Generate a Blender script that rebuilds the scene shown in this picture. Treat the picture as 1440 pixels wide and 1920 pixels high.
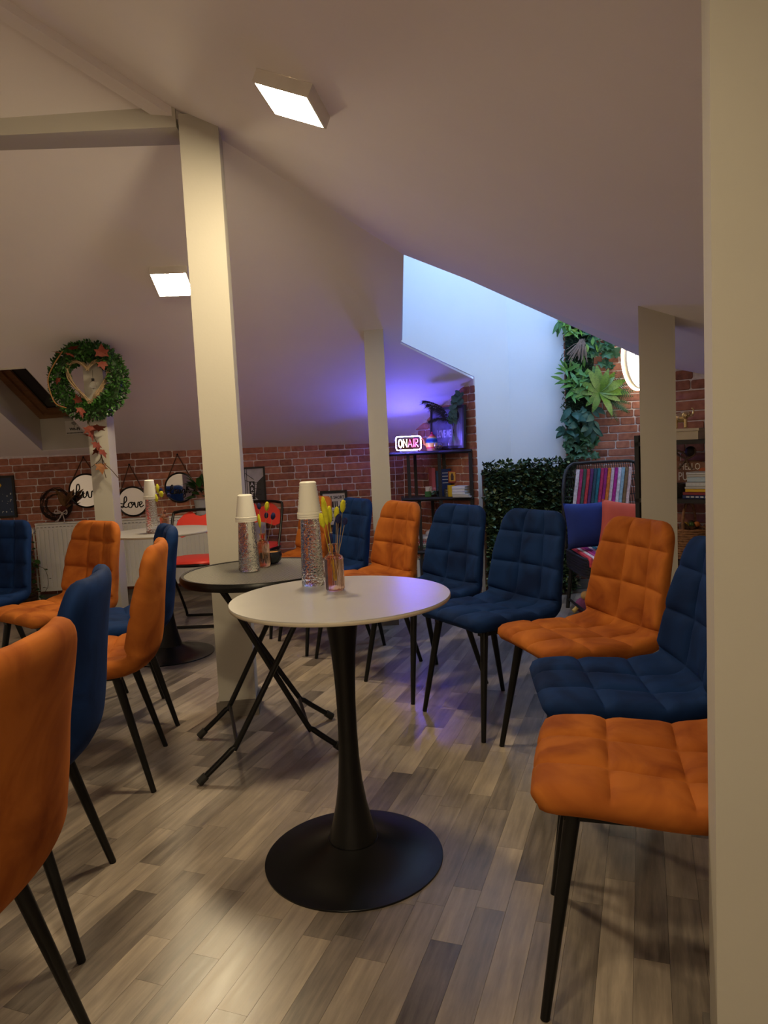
import bpy, bmesh, math, random
import numpy as np
from mathutils import Vector, Matrix
for o in list(bpy.data.objects): bpy.data.objects.remove(o)
SC = bpy.context.scene
COL = SC.collection
R = math.radians
rnd = random.Random(7)
# ------------------------------------------------------------------ camera
F_PX, PITCH, ROLL, HC = 1347.6, .0889, .0486, 1.14
CP, SP, CR, SR = math.cos(PITCH), math.sin(PITCH), math.cos(ROLL), math.sin(ROLL)
FW = Vector((0, CP, -SP)); UP0 = Vector((0, SP, CP)); RT0 = Vector((1, 0, 0))
RT = RT0*CR - UP0*SR; UP = RT0*SR + UP0*CR
cd = bpy.data.cameras.new('camera'); cam = bpy.data.objects.new('camera', cd); COL.objects.link(cam)
m = Matrix((RT, UP, -FW)).transposed().to_4x4(); m.translation = Vector((0, 0, HC)); cam.matrix_world = m
cd.sensor_fit = 'VERTICAL'; cd.sensor_height = 36; cd.lens = F_PX*36/1920; cd.clip_start = .02
SC.camera = cam
# ------------------------------------------------------------------ world, exposure
W = bpy.data.worlds.new('world'); SC.world = W; W.use_nodes = True
bg = W.node_tree.nodes['Background']
bg.inputs[0].default_value = (.36, .58, 1.0, 1); bg.inputs[1].default_value = 4.0
SC.view_settings.view_transform = 'Standard'; SC.view_settings.look = 'None'
SC.view_settings.exposure = 1.05; SC.view_settings.gamma = 1; SC.view_settings.use_curve_mapping = False
SC.cycles.diffuse_bounces = 8; SC.cycles.max_bounces = 14; SC.cycles.transmission_bounces = 10
# daylight enters through the roof window of the tall niche (portal only guides sampling)
pl = bpy.data.lights.new('niche_daylight_portal', 'AREA'); pl.shape = 'RECTANGLE'; pl.size = 1.1; pl.size_y = .9
pl.cycles.is_portal = True
po = bpy.data.objects.new('niche_daylight_portal', pl); COL.objects.link(po); po.location = (1.05, 4.62, 2.98)
LED_POWER = 100.0          # emission of the ceiling panels
NEON_BLUE = 230.0

def at(x, y, Y):           # image point -> place at depth Y
    d = ray(x, y); return Vector((0, 0, HC)) + d*(Y/d.y)
def atz(x, y, z):          # image point -> place at height z
    d = ray(x, y); return Vector((0, 0, HC)) + d*((z-HC)/d.z)
def ray(x, y):
    return RT*((x-720)/F_PX) - UP*((y-960)/F_PX) + FW
def atp(x, y, p, n):
    d = ray(x, y); n = Vector(n); o = Vector((0, 0, HC)); return o + d*((Vector(p)-o).dot(n)/d.dot(n))
# ------------------------------------------------------------------ materials
MATS = {}
def newmat(name):
    m = bpy.data.materials.new(name); m.use_nodes = True
    return m, m.node_tree.nodes, m.node_tree.links, m.node_tree.nodes['Principled BSDF']
def M(name, col, rough=.5, metal=0, var=.08, scale=6, bump=0, bscale=60, sheen=0, spec=.5, trans=0, ior=1.45,
      emit=None, estr=0, coat=0, stretch=None, alpha=1):
    if name in MATS: return MATS[name]
    m, N, L, b = newmat(name)
    b.inputs['Roughness'].default_value = rough; b.inputs['Metallic'].default_value = metal
    b.inputs['Specular IOR Level'].default_value = spec; b.inputs['IOR'].default_value = ior
    b.inputs['Transmission Weight'].default_value = trans; b.inputs['Coat Weight'].default_value = coat
    b.inputs['Alpha'].default_value = alpha
    if sheen:
        b.inputs['Sheen Weight'].default_value = sheen; b.inputs['Sheen Roughness'].default_value = .35
        b.inputs['Sheen Tint'].default_value = (min(1, col[0]*2+.15), min(1, col[1]*2+.15), min(1, col[2]*2+.15), 1)
    tc = N.new('ShaderNodeTexCoord'); src = tc.outputs['Object']
    if stretch:
        mp = N.new('ShaderNodeMapping'); mp.inputs['Scale'].default_value = stretch; L.new(src, mp.inputs[0]); src = mp.outputs[0]
    n = N.new('ShaderNodeTexNoise'); n.inputs['Scale'].default_value = scale; n.inputs['Detail'].default_value = 4
    L.new(src, n.inputs['Vector'])
    mr = N.new('ShaderNodeMapRange'); mr.inputs['From Min'].default_value = .3; mr.inputs['From Max'].default_value = .7
    mr.inputs['To Min'].default_value = 1-var; mr.inputs['To Max'].default_value = 1+var; L.new(n.outputs[0], mr.inputs[0])
    mx = N.new('ShaderNodeVectorMath'); mx.operation = 'SCALE'; mx.inputs[0].default_value = col[:3]; L.new(mr.outputs[0], mx.inputs['Scale'])
    L.new(mx.outputs[0], b.inputs['Base Color'])
    if bump:
        n2 = N.new('ShaderNodeTexNoise'); n2.inputs['Scale'].default_value = bscale; n2.inputs['Detail'].default_value = 3
        L.new(src, n2.inputs['Vector']); bp = N.new('ShaderNodeBump'); bp.inputs['Strength'].default_value = bump
        bp.inputs['Distance'].default_value = .01; L.new(n2.outputs[0], bp.inputs['Height']); L.new(bp.outputs[0], b.inputs['Normal'])
    if emit:
        b.inputs['Emission Color'].default_value = (*emit, 1); b.inputs['Emission Strength'].default_value = estr
    MATS[name] = m; return m
def tone_setup(N, L, geo):
    at_ = N.new('ShaderNodeAttribute'); at_.attribute_type = 'GEOMETRY' if geo else 'OBJECT'; at_.attribute_name = 'tone'
    return at_.outputs['Fac']
def ramp(N, stops):
    r = N.new('ShaderNodeValToRGB'); e = r.color_ramp.elements
    while len(e) < len(stops): e.new(.5)
    for i, (p, c) in enumerate(stops): e[i].position = p; e[i].color = (*c, 1)
    return r
def M_plank(geo):
    m, N, L, b = newmat('floor_plank_far' if geo else 'floor_plank')
    t = tone_setup(N, L, geo)
    g = N.new('ShaderNodeNewGeometry')
    mp = N.new('ShaderNodeMapping'); mp.inputs['Rotation'].default_value = (0, 0, R(20)); L.new(g.outputs['Position'], mp.inputs[0])
    cx = N.new('ShaderNodeCombineXYZ'); mm = N.new('ShaderNodeMath'); mm.operation = 'MULTIPLY'; mm.inputs[1].default_value = 37; L.new(t, mm.inputs[0]); L.new(mm.outputs[0], cx.inputs[2])
    va = N.new('ShaderNodeVectorMath'); L.new(mp.outputs[0], va.inputs[0]); L.new(cx.outputs[0], va.inputs[1])
    m2 = N.new('ShaderNodeMapping'); m2.inputs['Scale'].default_value = (55, 4.5, 1); L.new(va.outputs[0], m2.inputs[0])
    n1 = N.new('ShaderNodeTexNoise'); n1.inputs['Scale'].default_value = 1; n1.inputs['Detail'].default_value = 6; n1.inputs['Roughness'].default_value = .65; L.new(m2.outputs[0], n1.inputs['Vector'])
    n2 = N.new('ShaderNodeTexNoise'); n2.inputs['Scale'].default_value = 9; n2.inputs['Detail'].default_value = 3; L.new(va.outputs[0], n2.inputs['Vector'])
    rp = ramp(N, [(0, (.06, .050, .043)), (.32, (.145, .122, .102)), (.7, (.275, .23, .185)), (1, (.40, .33, .255))])
    s = N.new('ShaderNodeMath'); s.operation = 'MULTIPLY_ADD'; s.inputs[1].default_value = .62; L.new(t, s.inputs[0])
    s2 = N.new('ShaderNodeMath'); s2.operation = 'MULTIPLY_ADD'; s2.inputs[1].default_value = 1.05; s2.inputs[2].default_value = -.40; L.new(n1.outputs[0], s2.inputs[0]); L.new(s2.outputs[0], s.inputs[2])
    s3 = N.new('ShaderNodeMath'); s3.operation = 'MULTIPLY_ADD'; s3.inputs[1].default_value = .35; L.new(n2.outputs[0], s3.inputs[0]); L.new(s.outputs[0], s3.inputs[2])
    s4 = N.new('ShaderNodeMath'); s4.operation = 'SUBTRACT'; s4.inputs[1].default_value = .1; L.new(s3.outputs[0], s4.inputs[0])
    L.new(s4.outputs[0], rp.inputs[0]); L.new(rp.outputs[0], b.inputs['Base Color'])
    rr = N.new('ShaderNodeMapRange'); rr.inputs['To Min'].default_value = .23; rr.inputs['To Max'].default_value = .40; L.new(n1.outputs[0], rr.inputs[0]); L.new(rr.outputs[0], b.inputs['Roughness'])
    bp = N.new('ShaderNodeBump'); bp.inputs['Strength'].default_value = .10; bp.inputs['Distance'].default_value = .002; L.new(n1.outputs[0], bp.inputs['Height']); L.new(bp.outputs[0], b.inputs['Normal'])
    return m
def M_brick(geo):
    m, N, L, b = newmat('brick_far' if geo else 'brick_face')
    t = tone_setup(N, L, geo)
    g = N.new('ShaderNodeNewGeometry')
    n1 = N.new('ShaderNodeTexNoise'); n1.inputs['Scale'].default_value = 28; n1.inputs['Detail'].default_value = 6; L.new(g.outputs['Position'], n1.inputs['Vector'])
    a = N.new('ShaderNodeMath'); a.operation = 'MULTIPLY_ADD'; a.inputs[1].default_value = .5; L.new(t, a.inputs[0]); L.new(n1.outputs[0], a.inputs[2])
    a2 = N.new('ShaderNodeMath'); a2.operation = 'SUBTRACT'; a2.inputs[1].default_value = .25; L.new(a.outputs[0], a2.inputs[0])
    rp = ramp(N, [(0, (.13, .045, .028)), (.4, (.29, .105, .062)), (.75, (.42, .165, .10)), (1, (.52, .25, .17))])
    L.new(a2.outputs[0], rp.inputs[0]); L.new(rp.outputs[0], b.inputs['Base Color']); b.inputs['Roughness'].default_value = .75
    bp = N.new('ShaderNodeBump'); bp.inputs['Strength'].default_value = .35; bp.inputs['Distance'].default_value = .004; L.new(n1.outputs[0], bp.inputs['Height']); L.new(bp.outputs[0], b.inputs['Normal'])
    return m
def M_velvet(name, c0, c1):
    m, N, L, b = newmat(name)
    tc = N.new('ShaderNodeTexCoord'); oi = N.new('ShaderNodeObjectInfo')
    va = N.new('ShaderNodeVectorMath'); L.new(tc.outputs['Object'], va.inputs[0]); L.new(oi.outputs['Location'], va.inputs[1])
    n = N.new('ShaderNodeTexNoise'); n.inputs['Scale'].default_value = 5.5; n.inputs['Detail'].default_value = 5; n.inputs['Distortion'].default_value = 1.4; L.new(va.outputs[0], n.inputs['Vector'])
    rp = ramp(N, [(.30, c0), (.62, c1)]); L.new(n.outputs[0], rp.inputs[0]); L.new(rp.outputs[0], b.inputs['Base Color'])
    b.inputs['Roughness'].default_value = .82; b.inputs['Specular IOR Level'].default_value = .10
    b.inputs['Sheen Weight'].default_value = .16; b.inputs['Sheen Roughness'].default_value = .32
    b.inputs['Sheen Tint'].default_value = (*[min(1, v*2.6+.01) for v in c1], 1)
    n2 = N.new('ShaderNodeTexNoise'); n2.inputs['Scale'].default_value = 900; L.new(tc.outputs['Object'], n2.inputs['Vector'])
    bp = N.new('ShaderNodeBump'); bp.inputs['Strength'].default_value = .12; bp.inputs['Distance'].default_value = .001; L.new(n2.outputs[0], bp.inputs['Height']); L.new(bp.outputs[0], b.inputs['Normal'])
    return m
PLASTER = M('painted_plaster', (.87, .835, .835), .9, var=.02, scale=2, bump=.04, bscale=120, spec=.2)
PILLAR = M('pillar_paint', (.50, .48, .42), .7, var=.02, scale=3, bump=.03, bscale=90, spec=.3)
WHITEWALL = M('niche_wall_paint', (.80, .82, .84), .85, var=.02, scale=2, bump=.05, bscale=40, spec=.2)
MORTAR = M('mortar', (.62, .56, .55), .95, var=.15, scale=40, bump=.3, bscale=200)
BRICK, BRICK_G = M_brick(False), M_brick(True)
PLANK, PLANK_G = M_plank(False), M_plank(True)
BLUE = M_velvet('blue_velvet', (.003, .011, .048), (.006, .025, .098))
ORANGE = M_velvet('orange_velvet', (.21, .050, .010), (.38, .115, .020))
BLACK = M('black_powder_coat', (.005, .005, .005), .32, var=.1, bump=.02, bscale=300, spec=.35)
BLACKM = M('black_matte', (.015, .014, .013), .6, var=.1)
STONE = M('table_top_stone', (.33, .32, .31), .34, var=.05, scale=5, bump=.01)
STONE_EDGE = M('table_top_edge', (.50, .45, .36), .45, var=.05)
WHITEP = M('white_plastic', (.80, .80, .74), .35, var=.02)
WHITEM = M('white_enamel', (.74, .74, .70), .35, var=.02)
RED = M('red_plastic', (.70, .045, .03), .4, var=.05)
GREYSK = M('grey_skirting', (.16, .14, .12), .6, var=.1, stretch=(3, 3, 30))
# ------------------------------------------------------------------ geometry helpers
class MB:
    def __init__(s): s.v = []; s.f = []; s.mi = []; s.cur = 0
    def add(s, v, f):
        o = len(s.v); s.v += [tuple(p) for p in v]; s.f += [[i+o for i in q] for q in f]; s.mi += [s.cur]*len(f); return s
    def box(s, c, d, rz=0, bev=0):
        x, y, z = d[0]/2, d[1]/2, d[2]/2; M_ = Matrix.Rotation(rz, 3, 'Z') if not isinstance(rz, Matrix) else rz
        v = [Vector(c)+M_ @ Vector(p) for p in ((-x,-y,-z),(x,-y,-z),(x,y,-z),(-x,y,-z),(-x,-y,z),(x,-y,z),(x,y,z),(-x,y,z))]
        return s.add(v, [(3,2,1,0),(4,5,6,7),(0,1,5,4),(1,2,6,5),(2,3,7,6),(3,0,4,7)])
    def tube(s, pts, r, n=8, close=False, caps=True):
        pts = [Vector(p) for p in pts]; k = len(pts); rs = r if isinstance(r, (list, tuple)) else [r]*k
        v = []; ref = None
        for i, p in enumerate(pts):
            a = pts[i-1] if (i or close) else p; b = pts[(i+1) % k] if (i < k-1 or close) else p
            t = (b-a).normalized() if (b-a).length else Vector((0,0,1))
            if ref is None: ref = Vector((0,0,1)) if abs(t.z) < .9 else Vector((1,0,0))
            u = ref - t*ref.dot(t)
            u = u.normalized() if u.length > 1e-6 else t.orthogonal().normalized()
            ref = u; w = t.cross(u)
            for j in range(n):
                an = 2*math.pi*j/n; v.append(p+(u*math.cos(an)+w*math.sin(an))*rs[i])
        f = []
        for i in range(k if close else k-1):
            i2 = (i+1) % k
            for j in range(n): f.append((i*n+j, i*n+(j+1) % n, i2*n+(j+1) % n, i2*n+j))
        if caps and not close: f.append(tuple(range(n-1, -1, -1))); f.append(tuple((k-1)*n+j for j in range(n)))
        return s.add(v, f)
    def lathe(s, prof, n=32, c=(0,0,0), caps=True, wob=None):
        v = []; f = []; k = len(prof)
        for i, (r, z) in enumerate(prof):
            for j in range(n):
                a = 2*math.pi*j/n; rr = r*(wob(a, z) if wob else 1); v.append((c[0]+rr*math.cos(a), c[1]+rr*math.sin(a), c[2]+z))
        for i in range(k-1):
            for j in range(n): f.append((i*n+j, i*n+(j+1) % n, (i+1)*n+(j+1) % n, (i+1)*n+j))
        if caps: f.append(tuple(range(n-1, -1, -1))); f.append(tuple((k-1)*n+j for j in range(n)))
        return s.add(v, f)
    def prism(s, poly, h, fr=None):          # polygon (2D) extruded by h along local z; fr = matrix
        n = len(poly); fr = fr or Matrix.Identity(4)
        v = [fr @ Vector((p[0], p[1], 0)) for p in poly]+[fr @ Vector((p[0], p[1], h)) for p in poly]
        return s.add(v, [tuple(range(n-1,-1,-1)), tuple(range(n, 2*n))]+[(i, (i+1) % n, n+(i+1) % n, n+i) for i in range(n)])
    def blob(s, c, r, n=8, m=5, mat=None):
        v = []; f = []; mt = mat or Matrix.Identity(3)
        r = r if isinstance(r, (tuple, list)) else (r, r, r)
        for i in range(m+1):
            th = math.pi*i/m
            for j in range(n):
                a = 2*math.pi*j/n
                v.append(Vector(c)+mt @ Vector((r[0]*math.sin(th)*math.cos(a), r[1]*math.sin(th)*math.sin(a), -r[2]*math.cos(th))))
        for i in range(m):
            for j in range(n): f.append((i*n+j, i*n+(j+1) % n, (i+1)*n+(j+1) % n, (i+1)*n+j))
        return s.add(v, f)
    def poly3(s, pts, thick):                # planar polygon thickened along thick vector
        n = len(pts); t = Vector(thick); p = [Vector(q) for q in pts]
        return s.add(p+[q+t for q in p], [tuple(range(n)), tuple(range(2*n-1, n-1, -1))]+[(i, n+i, n+(i+1) % n, (i+1) % n) for i in range(n)])
    def data(s, name, mats, smooth=False, merge=True, recalc=True, autos=None):
        me = bpy.data.meshes.new(name); me.from_pydata(s.v, [], s.f); me.update()
        mats = mats if isinstance(mats, (list, tuple)) else [mats]
        for q in mats: me.materials.append(q)
        if len(mats) > 1:
            for p, i in zip(me.polygons, s.mi): p.material_index = i
        if merge or recalc:
            bm = bmesh.new(); bm.from_mesh(me)
            if merge: bmesh.ops.remove_doubles(bm, verts=bm.verts, dist=1e-6)
            if recalc: bmesh.ops.recalc_face_normals(bm, faces=bm.faces)
            bm.to_mesh(me); bm.free()
        if smooth:
            me.polygons.foreach_set('use_smooth', [True]*len(me.polygons))
            me.set_sharp_from_angle(angle=R(autos or 40))
        return me
    def build(s, name, mats, parent=None, smooth=False, **k):
        o = bpy.data.objects.new(name, s.data(name, mats, smooth, **k)); COL.objects.link(o)
        if parent: o.parent = parent
        return o
def link(name, me, parent=None, loc=None, rot=None, scl=None):
    o = bpy.data.objects.new(name, me); COL.objects.link(o)
    if parent: o.parent = parent
    if loc is not None: o.location = loc
    if rot is not None: o.rotation_euler = rot
    if scl is not None: o.scale = scl
    return o
def tag(o, label, cat, group=None):
    o['label'] = label; o['category'] = cat
    if group: o['group'] = group
    return o
def empty(name, loc=(0,0,0), rz=0, label=None, cat=None, group=None):
    o = bpy.data.objects.new(name, None); COL.objects.link(o); o.location = loc; o.rotation_euler = (0, 0, rz); o.empty_display_size = .05
    if label: tag(o, label, cat, group)
    return o
def struct(o): o['kind'] = 'structure'; return o
def copy_tree(o, parent=None):
    c = o.copy(); COL.objects.link(c); c.parent = parent
    for ch in list(o.children): copy_tree(ch, c)
    return c
def frame(o, x, z):       # matrix with local x along x, local y along z (up), local z = normal
    x = Vector(x).normalized(); z = Vector(z).normalized(); n = x.cross(z).normalized(); z = n.cross(x)
    m = Matrix((x, z, n)).transposed().to_4x4(); m.translation = Vector(o); return m
def circ(r, n=32, sx=1, sy=1, c=(0, 0)): return [(c[0]+r*sx*math.cos(2*math.pi*i/n), c[1]+r*sy*math.sin(2*math.pi*i/n)) for i in range(n)]
def cat_rom(pts, n=6, close=False):
    P = [Vector(p) for p in pts]; k = len(P); out = []
    for i in range(k if close else k-1):
        p0 = P[(i-1) % k] if (i or close) else P[0]; p1 = P[i]; p2 = P[(i+1) % k]; p3 = P[(i+2) % k] if (i < k-2 or close) else P[-1]
        for j in range(n):
            t = j/n; out.append(.5*((2*p1)+(-p0+p2)*t+(2*p0-5*p1+4*p2-p3)*t*t+(-p0+3*p1-3*p2+p3)*t**3))
    if not close: out.append(P[-1])
    return out
def text_obj(name, body, size, mat, parent, fr, ext=.0008, shear=0, sx=1, bold=0, align='CENTER'):
    cu = bpy.data.curves.new(name, 'FONT'); cu.body = body; cu.size = size; cu.extrude = ext; cu.shear = shear
    cu.align_x = align; cu.align_y = 'CENTER'; cu.offset = bold; cu.resolution_u = 2; cu.space_character = 1.0
    t = bpy.data.objects.new(name+'_tmp', cu); COL.objects.link(t)
    dg = bpy.context.evaluated_depsgraph_get(); me = bpy.data.meshes.new_from_object(t.evaluated_get(dg)); me.name = name
    bpy.data.objects.remove(t); bpy.data.curves.remove(cu)
    me.transform(fr @ Matrix.Diagonal((sx, 1, 1, 1))); me.materials.clear(); me.materials.append(mat)
    o = bpy.data.objects.new(name, me); COL.objects.link(o); o.parent = parent; return o
def leaf_mesh(name, mat, L=1., W_=.4, bend=.25, n=4, tip=1.0, fold=.12):
    v = []; f = []
    for i in range(n+1):
        t = i/n; w = W_*math.sin(math.pi*min(1, t*.94+.03))**tip*.5; z = -bend*t*t
        v += [(-w, L*t, z+fold*w), (0, L*t, z), (w, L*t, z+fold*w)]
    for i in range(n):
        a = i*3; f += [(a, a+1, a+4, a+3), (a+1, a+2, a+5, a+4)]
    me = bpy.data.meshes.new(name); me.from_pydata(v, [], f); me.materials.append(mat); me.polygons.foreach_set('use_smooth', [True]*len(f)); me.update(); return me
def rot_to(d, roll=0):     # euler taking +y to d
    q = Vector(d).to_track_quat('Y', 'Z'); return (q.to_matrix().to_4x4() @ Matrix.Rotation(roll, 4, 'Y')).to_euler()

def lobed(name, mat):      # ivy / maple like leaf
    pts = [(0, 0), (.28, .08), (.5, .02), (.38, .3), (.55, .55), (.25, .55), (0, 1), (-.25, .55), (-.55, .55), (-.38, .3), (-.5, .02), (-.28, .08)]
    me = bpy.data.meshes.new(name); v = [(0, .35, .05)]+[(x, y, -.12*(x*x+(y-.4)**2)) for x, y in pts]; me.from_pydata(v, [], [(0, 1+i, 1+(i+1) % 12) for i in range(12)]); me.materials.append(mat); me.update(); return me
def face_rot(d, n):        # euler: local y along d, local z near n
    d = Vector(d).normalized(); n = Vector(n); x = d.cross(n).normalized(); z = x.cross(d); return Matrix((x, d, z)).transposed().to_euler()
# ================================================================== the room
def zP1(x, y): return 1.18+.019*(x+.1)-.4685*(y-6.04)
def zP2(x): return 2.5-.43*(x+.64)
def KY(x): return 6.06+.067*(x-.18)
G0, G1 = Vector((.18, 6.06, 0)), Vector((.687, 5.154, 0))
R2A, R2D = Vector((1.56, 4.21, 0)), Vector((.722, -.692, 0))
ROOM = [(-4, KY(-4)), (.18, 6.06), (.687, 5.154), (.975, 5.405), (2.05, 5.39), (1.56, 4.21), (2.4, 3.405), (2.4, -2.2), (-4, -2.2)]
def inside(x, y):
    c = False; n = len(ROOM)
    for i in range(n):
        (x1, y1), (x2, y2) = ROOM[i], ROOM[(i+1) % n]
        if (y1 > y) != (y2 > y) and x < (x2-x1)*(y-y1)/(y2-y1)+x1: c = not c
    return c
def proj(p):
    d = Vector(p)-Vector((0, 0, HC)); z = d.dot(FW)
    return (720+F_PX*d.dot(RT)/z, 960-F_PX*d.dot(UP)/z) if z > .05 else (-9999, -9999)
# ---- floor and its strips
fl = struct(MB().box((-.8, 1.95, -.035), (6.6, 8.5, .05)).build('floor', M('subfloor', (.05, .042, .036), .8)))
fl['label'] = 'grey-brown laminate floor of short wood strips laid at an angle'
ang = R(20); U = Vector((math.sin(ang), math.cos(ang), 0)); V = Vector((math.cos(ang), -math.sin(ang), 0))
sw = .074; strips = []
for j in range(-90, 90):
    u = -6+rnd.random()*.4
    while u < 9:
        ln = rnd.choice((.21, .28, .34, .42, .5, .58)); c = U*(u+ln/2)+V*(j*sw)
        if inside(c.x, c.y) and inside(*(c+U*ln*.42).to_2d()) or inside(*(c-U*ln*.42).to_2d()): strips.append((c, ln, rnd.random()))
        u += ln
def vis(c):
    x, y = proj(c); return -40 < x < 1350 and 900 < y < 1960
strips.sort(key=lambda s: (not vis(s[0]), s[0].length))
pm = MB().box((0, 0, -.005), (1, 1, .01)).data('plank', PLANK)
nv = sum(1 for s in strips if vis(s[0]))
far = MB(); tones = []
for i, (c, ln, t) in enumerate(strips):
    if i < 299 and vis(c):
        o = link('plank', pm, fl, (c.x, c.y, 0), (0, 0, math.pi/2-ang), (ln-.0006, sw-.0006, 1)); o['tone'] = t
    else:
        far.box((c.x, c.y, -.005), (ln-.0006, sw-.0006, .01), math.pi/2-ang); tones += [t]*6
fo = far.build('plank_field', PLANK_G, fl, merge=False, recalc=False); fo['kind'] = 'stuff'
a = fo.data.attributes.new('tone', 'FLOAT', 'FACE'); a.data.foreach_set('value', tones)
# ---- bricks
def brick_mesh(L, k, seed):
    q = random.Random(seed); h = .0515; mb = MB(); j = lambda s: q.uniform(-s, s)
    cr = .007
    out = [(-L/2+cr, -h/2), (L/2-cr, -h/2), (L/2, -h/2+cr), (L/2, h/2-cr), (L/2-cr, h/2), (-L/2+cr, h/2), (-L/2, h/2-cr), (-L/2, -h/2+cr)]
    out = [(x+j(.0012), z+j(.0012)) for x, z in out]
    v = [(x, 0, z) for x, z in out]+[(x*(1-.004/L), -.005+j(.001), z*.86) for x, z in out]
    mb.add(v, [tuple(range(8, 16))]+[(i, (i+1) % 8, 8+(i+1) % 8, 8+i) for i in range(8)])
    return mb.data('brick', BRICK, True, autos=50)
BM = {L: [brick_mesh(L, i, i*7+int(L*1000)) for i in range(4)] for L in (.212, .104)}
def bricks(wall, p0, p1, ztop, vis, z0=0, c=.0575, seed=1, zstart=None, limit=295):
    q = random.Random(seed); p0 = Vector(p0); p1 = Vector(p1); d = (p1-p0); Ln = d.length; d.normalize()
    n = Vector((d.y, -d.x, 0)); rz = math.atan2(d.y, d.x)
    rest = MB(); tn = []; cnt = 0
    zt = max(ztop(p0), ztop(p1)); row = 0
    z = (zstart if zstart is not None else zt)-c*.55
    while z > z0+.02:
        s = 0.; first = True
        while s < Ln-.012:
            L = .212 if q.random() < .62 else .104; sc = q.uniform(.93, 1.05); w = L*sc
            if first: w *= q.uniform(.4, 1); first = False
            if Ln-(s+w) < .05: w = Ln-s-.002
            if w < .15: L = .104
            else: L = .212
            sc = w/L; mid = s+w/2
            P = p0+d*mid; P.z = z
            if z+.012 < ztop(P):
                t = q.random()
                if vis(P) and cnt < limit:
                    o = link('brick', q.choice(BM[L]), wall, P, (0, 0, rz), (sc, 1, 1)); o['tone'] = t; cnt += 1
                else:
                    me = q.choice(BM[L]); Mx = Matrix.Translation(P) @ Matrix.Rotation(rz, 4, 'Z') @ Matrix.Diagonal((sc, 1, 1, 1))
                    rest.add([Mx @ vv.co for vv in me.vertices], [list(pp.vertices) for pp in me.polygons]); tn += [t]*len(me.polygons)
            s += w+.0065
        z -= c
    if rest.v:
        o = rest.build('brick_field', BRICK_G, wall, merge=False, recalc=False); o['kind'] = 'stuff'
        a = o.data.attributes.new('tone', 'FLOAT', 'FACE'); a.data.foreach_set('value', tn)
def wallbox(name, p0, p1, zb, zt0, zt1, mat, t=.08):
    p0 = Vector(p0); p1 = Vector(p1); d = (p1-p0).normalized(); n = Vector((-d.y, d.x, 0))*t
    q = [Vector((p0.x, p0.y, zb)), Vector((p1.x, p1.y, zb)), Vector((p1.x, p1.y, zt1)), Vector((p0.x, p0.y, zt0))]
    return struct(MB().poly3(q, n).build(name, mat))
wk = wallbox('wall_back', (-4, KY(-4), 0), (.18, 6.06, 0), -.01, 1.4, 1.24, MORTAR)
bricks(wk, (-3.6, KY(-3.6), 0), (.18, 6.06, 0), lambda P: zP1(P.x, KY(P.x))+.012, lambda P: (P.z > .58 and -3.3 < P.x) or (P.z > .3 and P.x > -1.2), seed=3, zstart=1.262)
wg = wallbox('wall_corner', G0, G1-(G1-G0).normalized()*.012, -.01, 1.24, 1.60, MORTAR, .02)
bricks(wg, G0, G1, lambda P: zP1(P.x, P.y)+.005, lambda P: P.z > .3, seed=5)
wnn = Vector((-.657, .754, 0))*.012
ww = struct(MB().poly3([(.165, 4.698, zP1(.165, 4.698)), (.687, 5.154, zP1(.687, 5.154)), (.687, 5.154, -.01), (.975, 5.405, -.01), (.975, 5.405, 3.02), (.165, 4.698, 3.02)], wnn).build('wall_niche', WHITEWALL))
wn = wallbox('wall_niche_back', (.972, 5.405, 0), (1.40, 5.399, 0), -.01, 3.02, 3.02, WHITEWALL)
wr = wallbox('wall_niche_brick', (1.40, 5.402, 0), (2.05, 5.39, 0), -.01, 3.02, 3.02, MORTAR)
bricks(wr, (1.385, 5.40, 0), (2.05, 5.39, 0), lambda P: 2.95, lambda P: .45 < P.z < 2.35, seed=8)
wallbox('wall_return', (2.05, 5.39, 0), (1.56, 4.21, 0), -.01, 3.02, 3.02, WHITEWALL)
w2 = wallbox('wall_right_corner', R2A, R2A+R2D*1.165, -.01, 1.62, 1.3, MORTAR)
bricks(w2, R2A, R2A+R2D*1.165, lambda P: zP2(P.x), lambda P: P.z > .25 and P.x < 1.95, seed=11)
wallbox('wall_right', (2.4, 3.41, 0), (2.4, -2.2, 0), -.01, 1.3, 1.3, PLASTER)
wallbox('wall_front', (2.4, -2.2, 0), (-4, -2.2, 0), -.01, 3.2, 3.2, PLASTER)
wallbox('wall_left', (-4, -2.2, 0), (-4, 5.9, 0), -.01, 3.2, 3.2, PLASTER)
# ---- sloping ceilings
def P1(x, y, z=None): return (x, y, zP1(x, y) if z is None else z)
E_ = (.171, 3.92, 2.155); HM = (-.64, 3.2, 2.5); HT = (-2.035, 1.864, 3.1)
SX0, SX1, SY0, SY1 = -2.71, -2.26, 4.71, 5.79      # roof window opening in plan
cb = MB(); up = (0, 0, .06)
yt = lambda x: 6.04-(3.1-1.18-.019*(x+.1))/.4685
cb.poly3([P1(-4, yt(-4)), P1(SX0, yt(SX0)), P1(SX0, KY(SX0)), P1(-4, KY(-4))], up)
cb.poly3([P1(SX0, yt(SX0)), P1(SX1, yt(SX1)), P1(SX1, SY0), P1(SX0, SY0)], up)
cb.poly3([P1(SX0, SY1), P1(SX1, SY1), P1(SX1, KY(SX1)), P1(SX0, KY(SX0))], up)
cb.poly3([P1(SX1, yt(SX1)), HT, HM, E_, P1(.159, 4.719), P1(.70, 5.20), P1(.21, 6.08), P1(SX1, KY(SX1))], up)
struct(cb.build('ceiling_back_slope', PLASTER, recalc=False))
cr_ = MB()
cr_.poly3([HT, HM, E_, (1.43, 3.92, zP2(1.43)), (1.545, 4.22, zP2(1.545)), (2.42, 3.39, zP2(2.42)), (2.42, -2.22, zP2(2.42)), (-2.035, -2.22, 3.1)][::-1], up)
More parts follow.
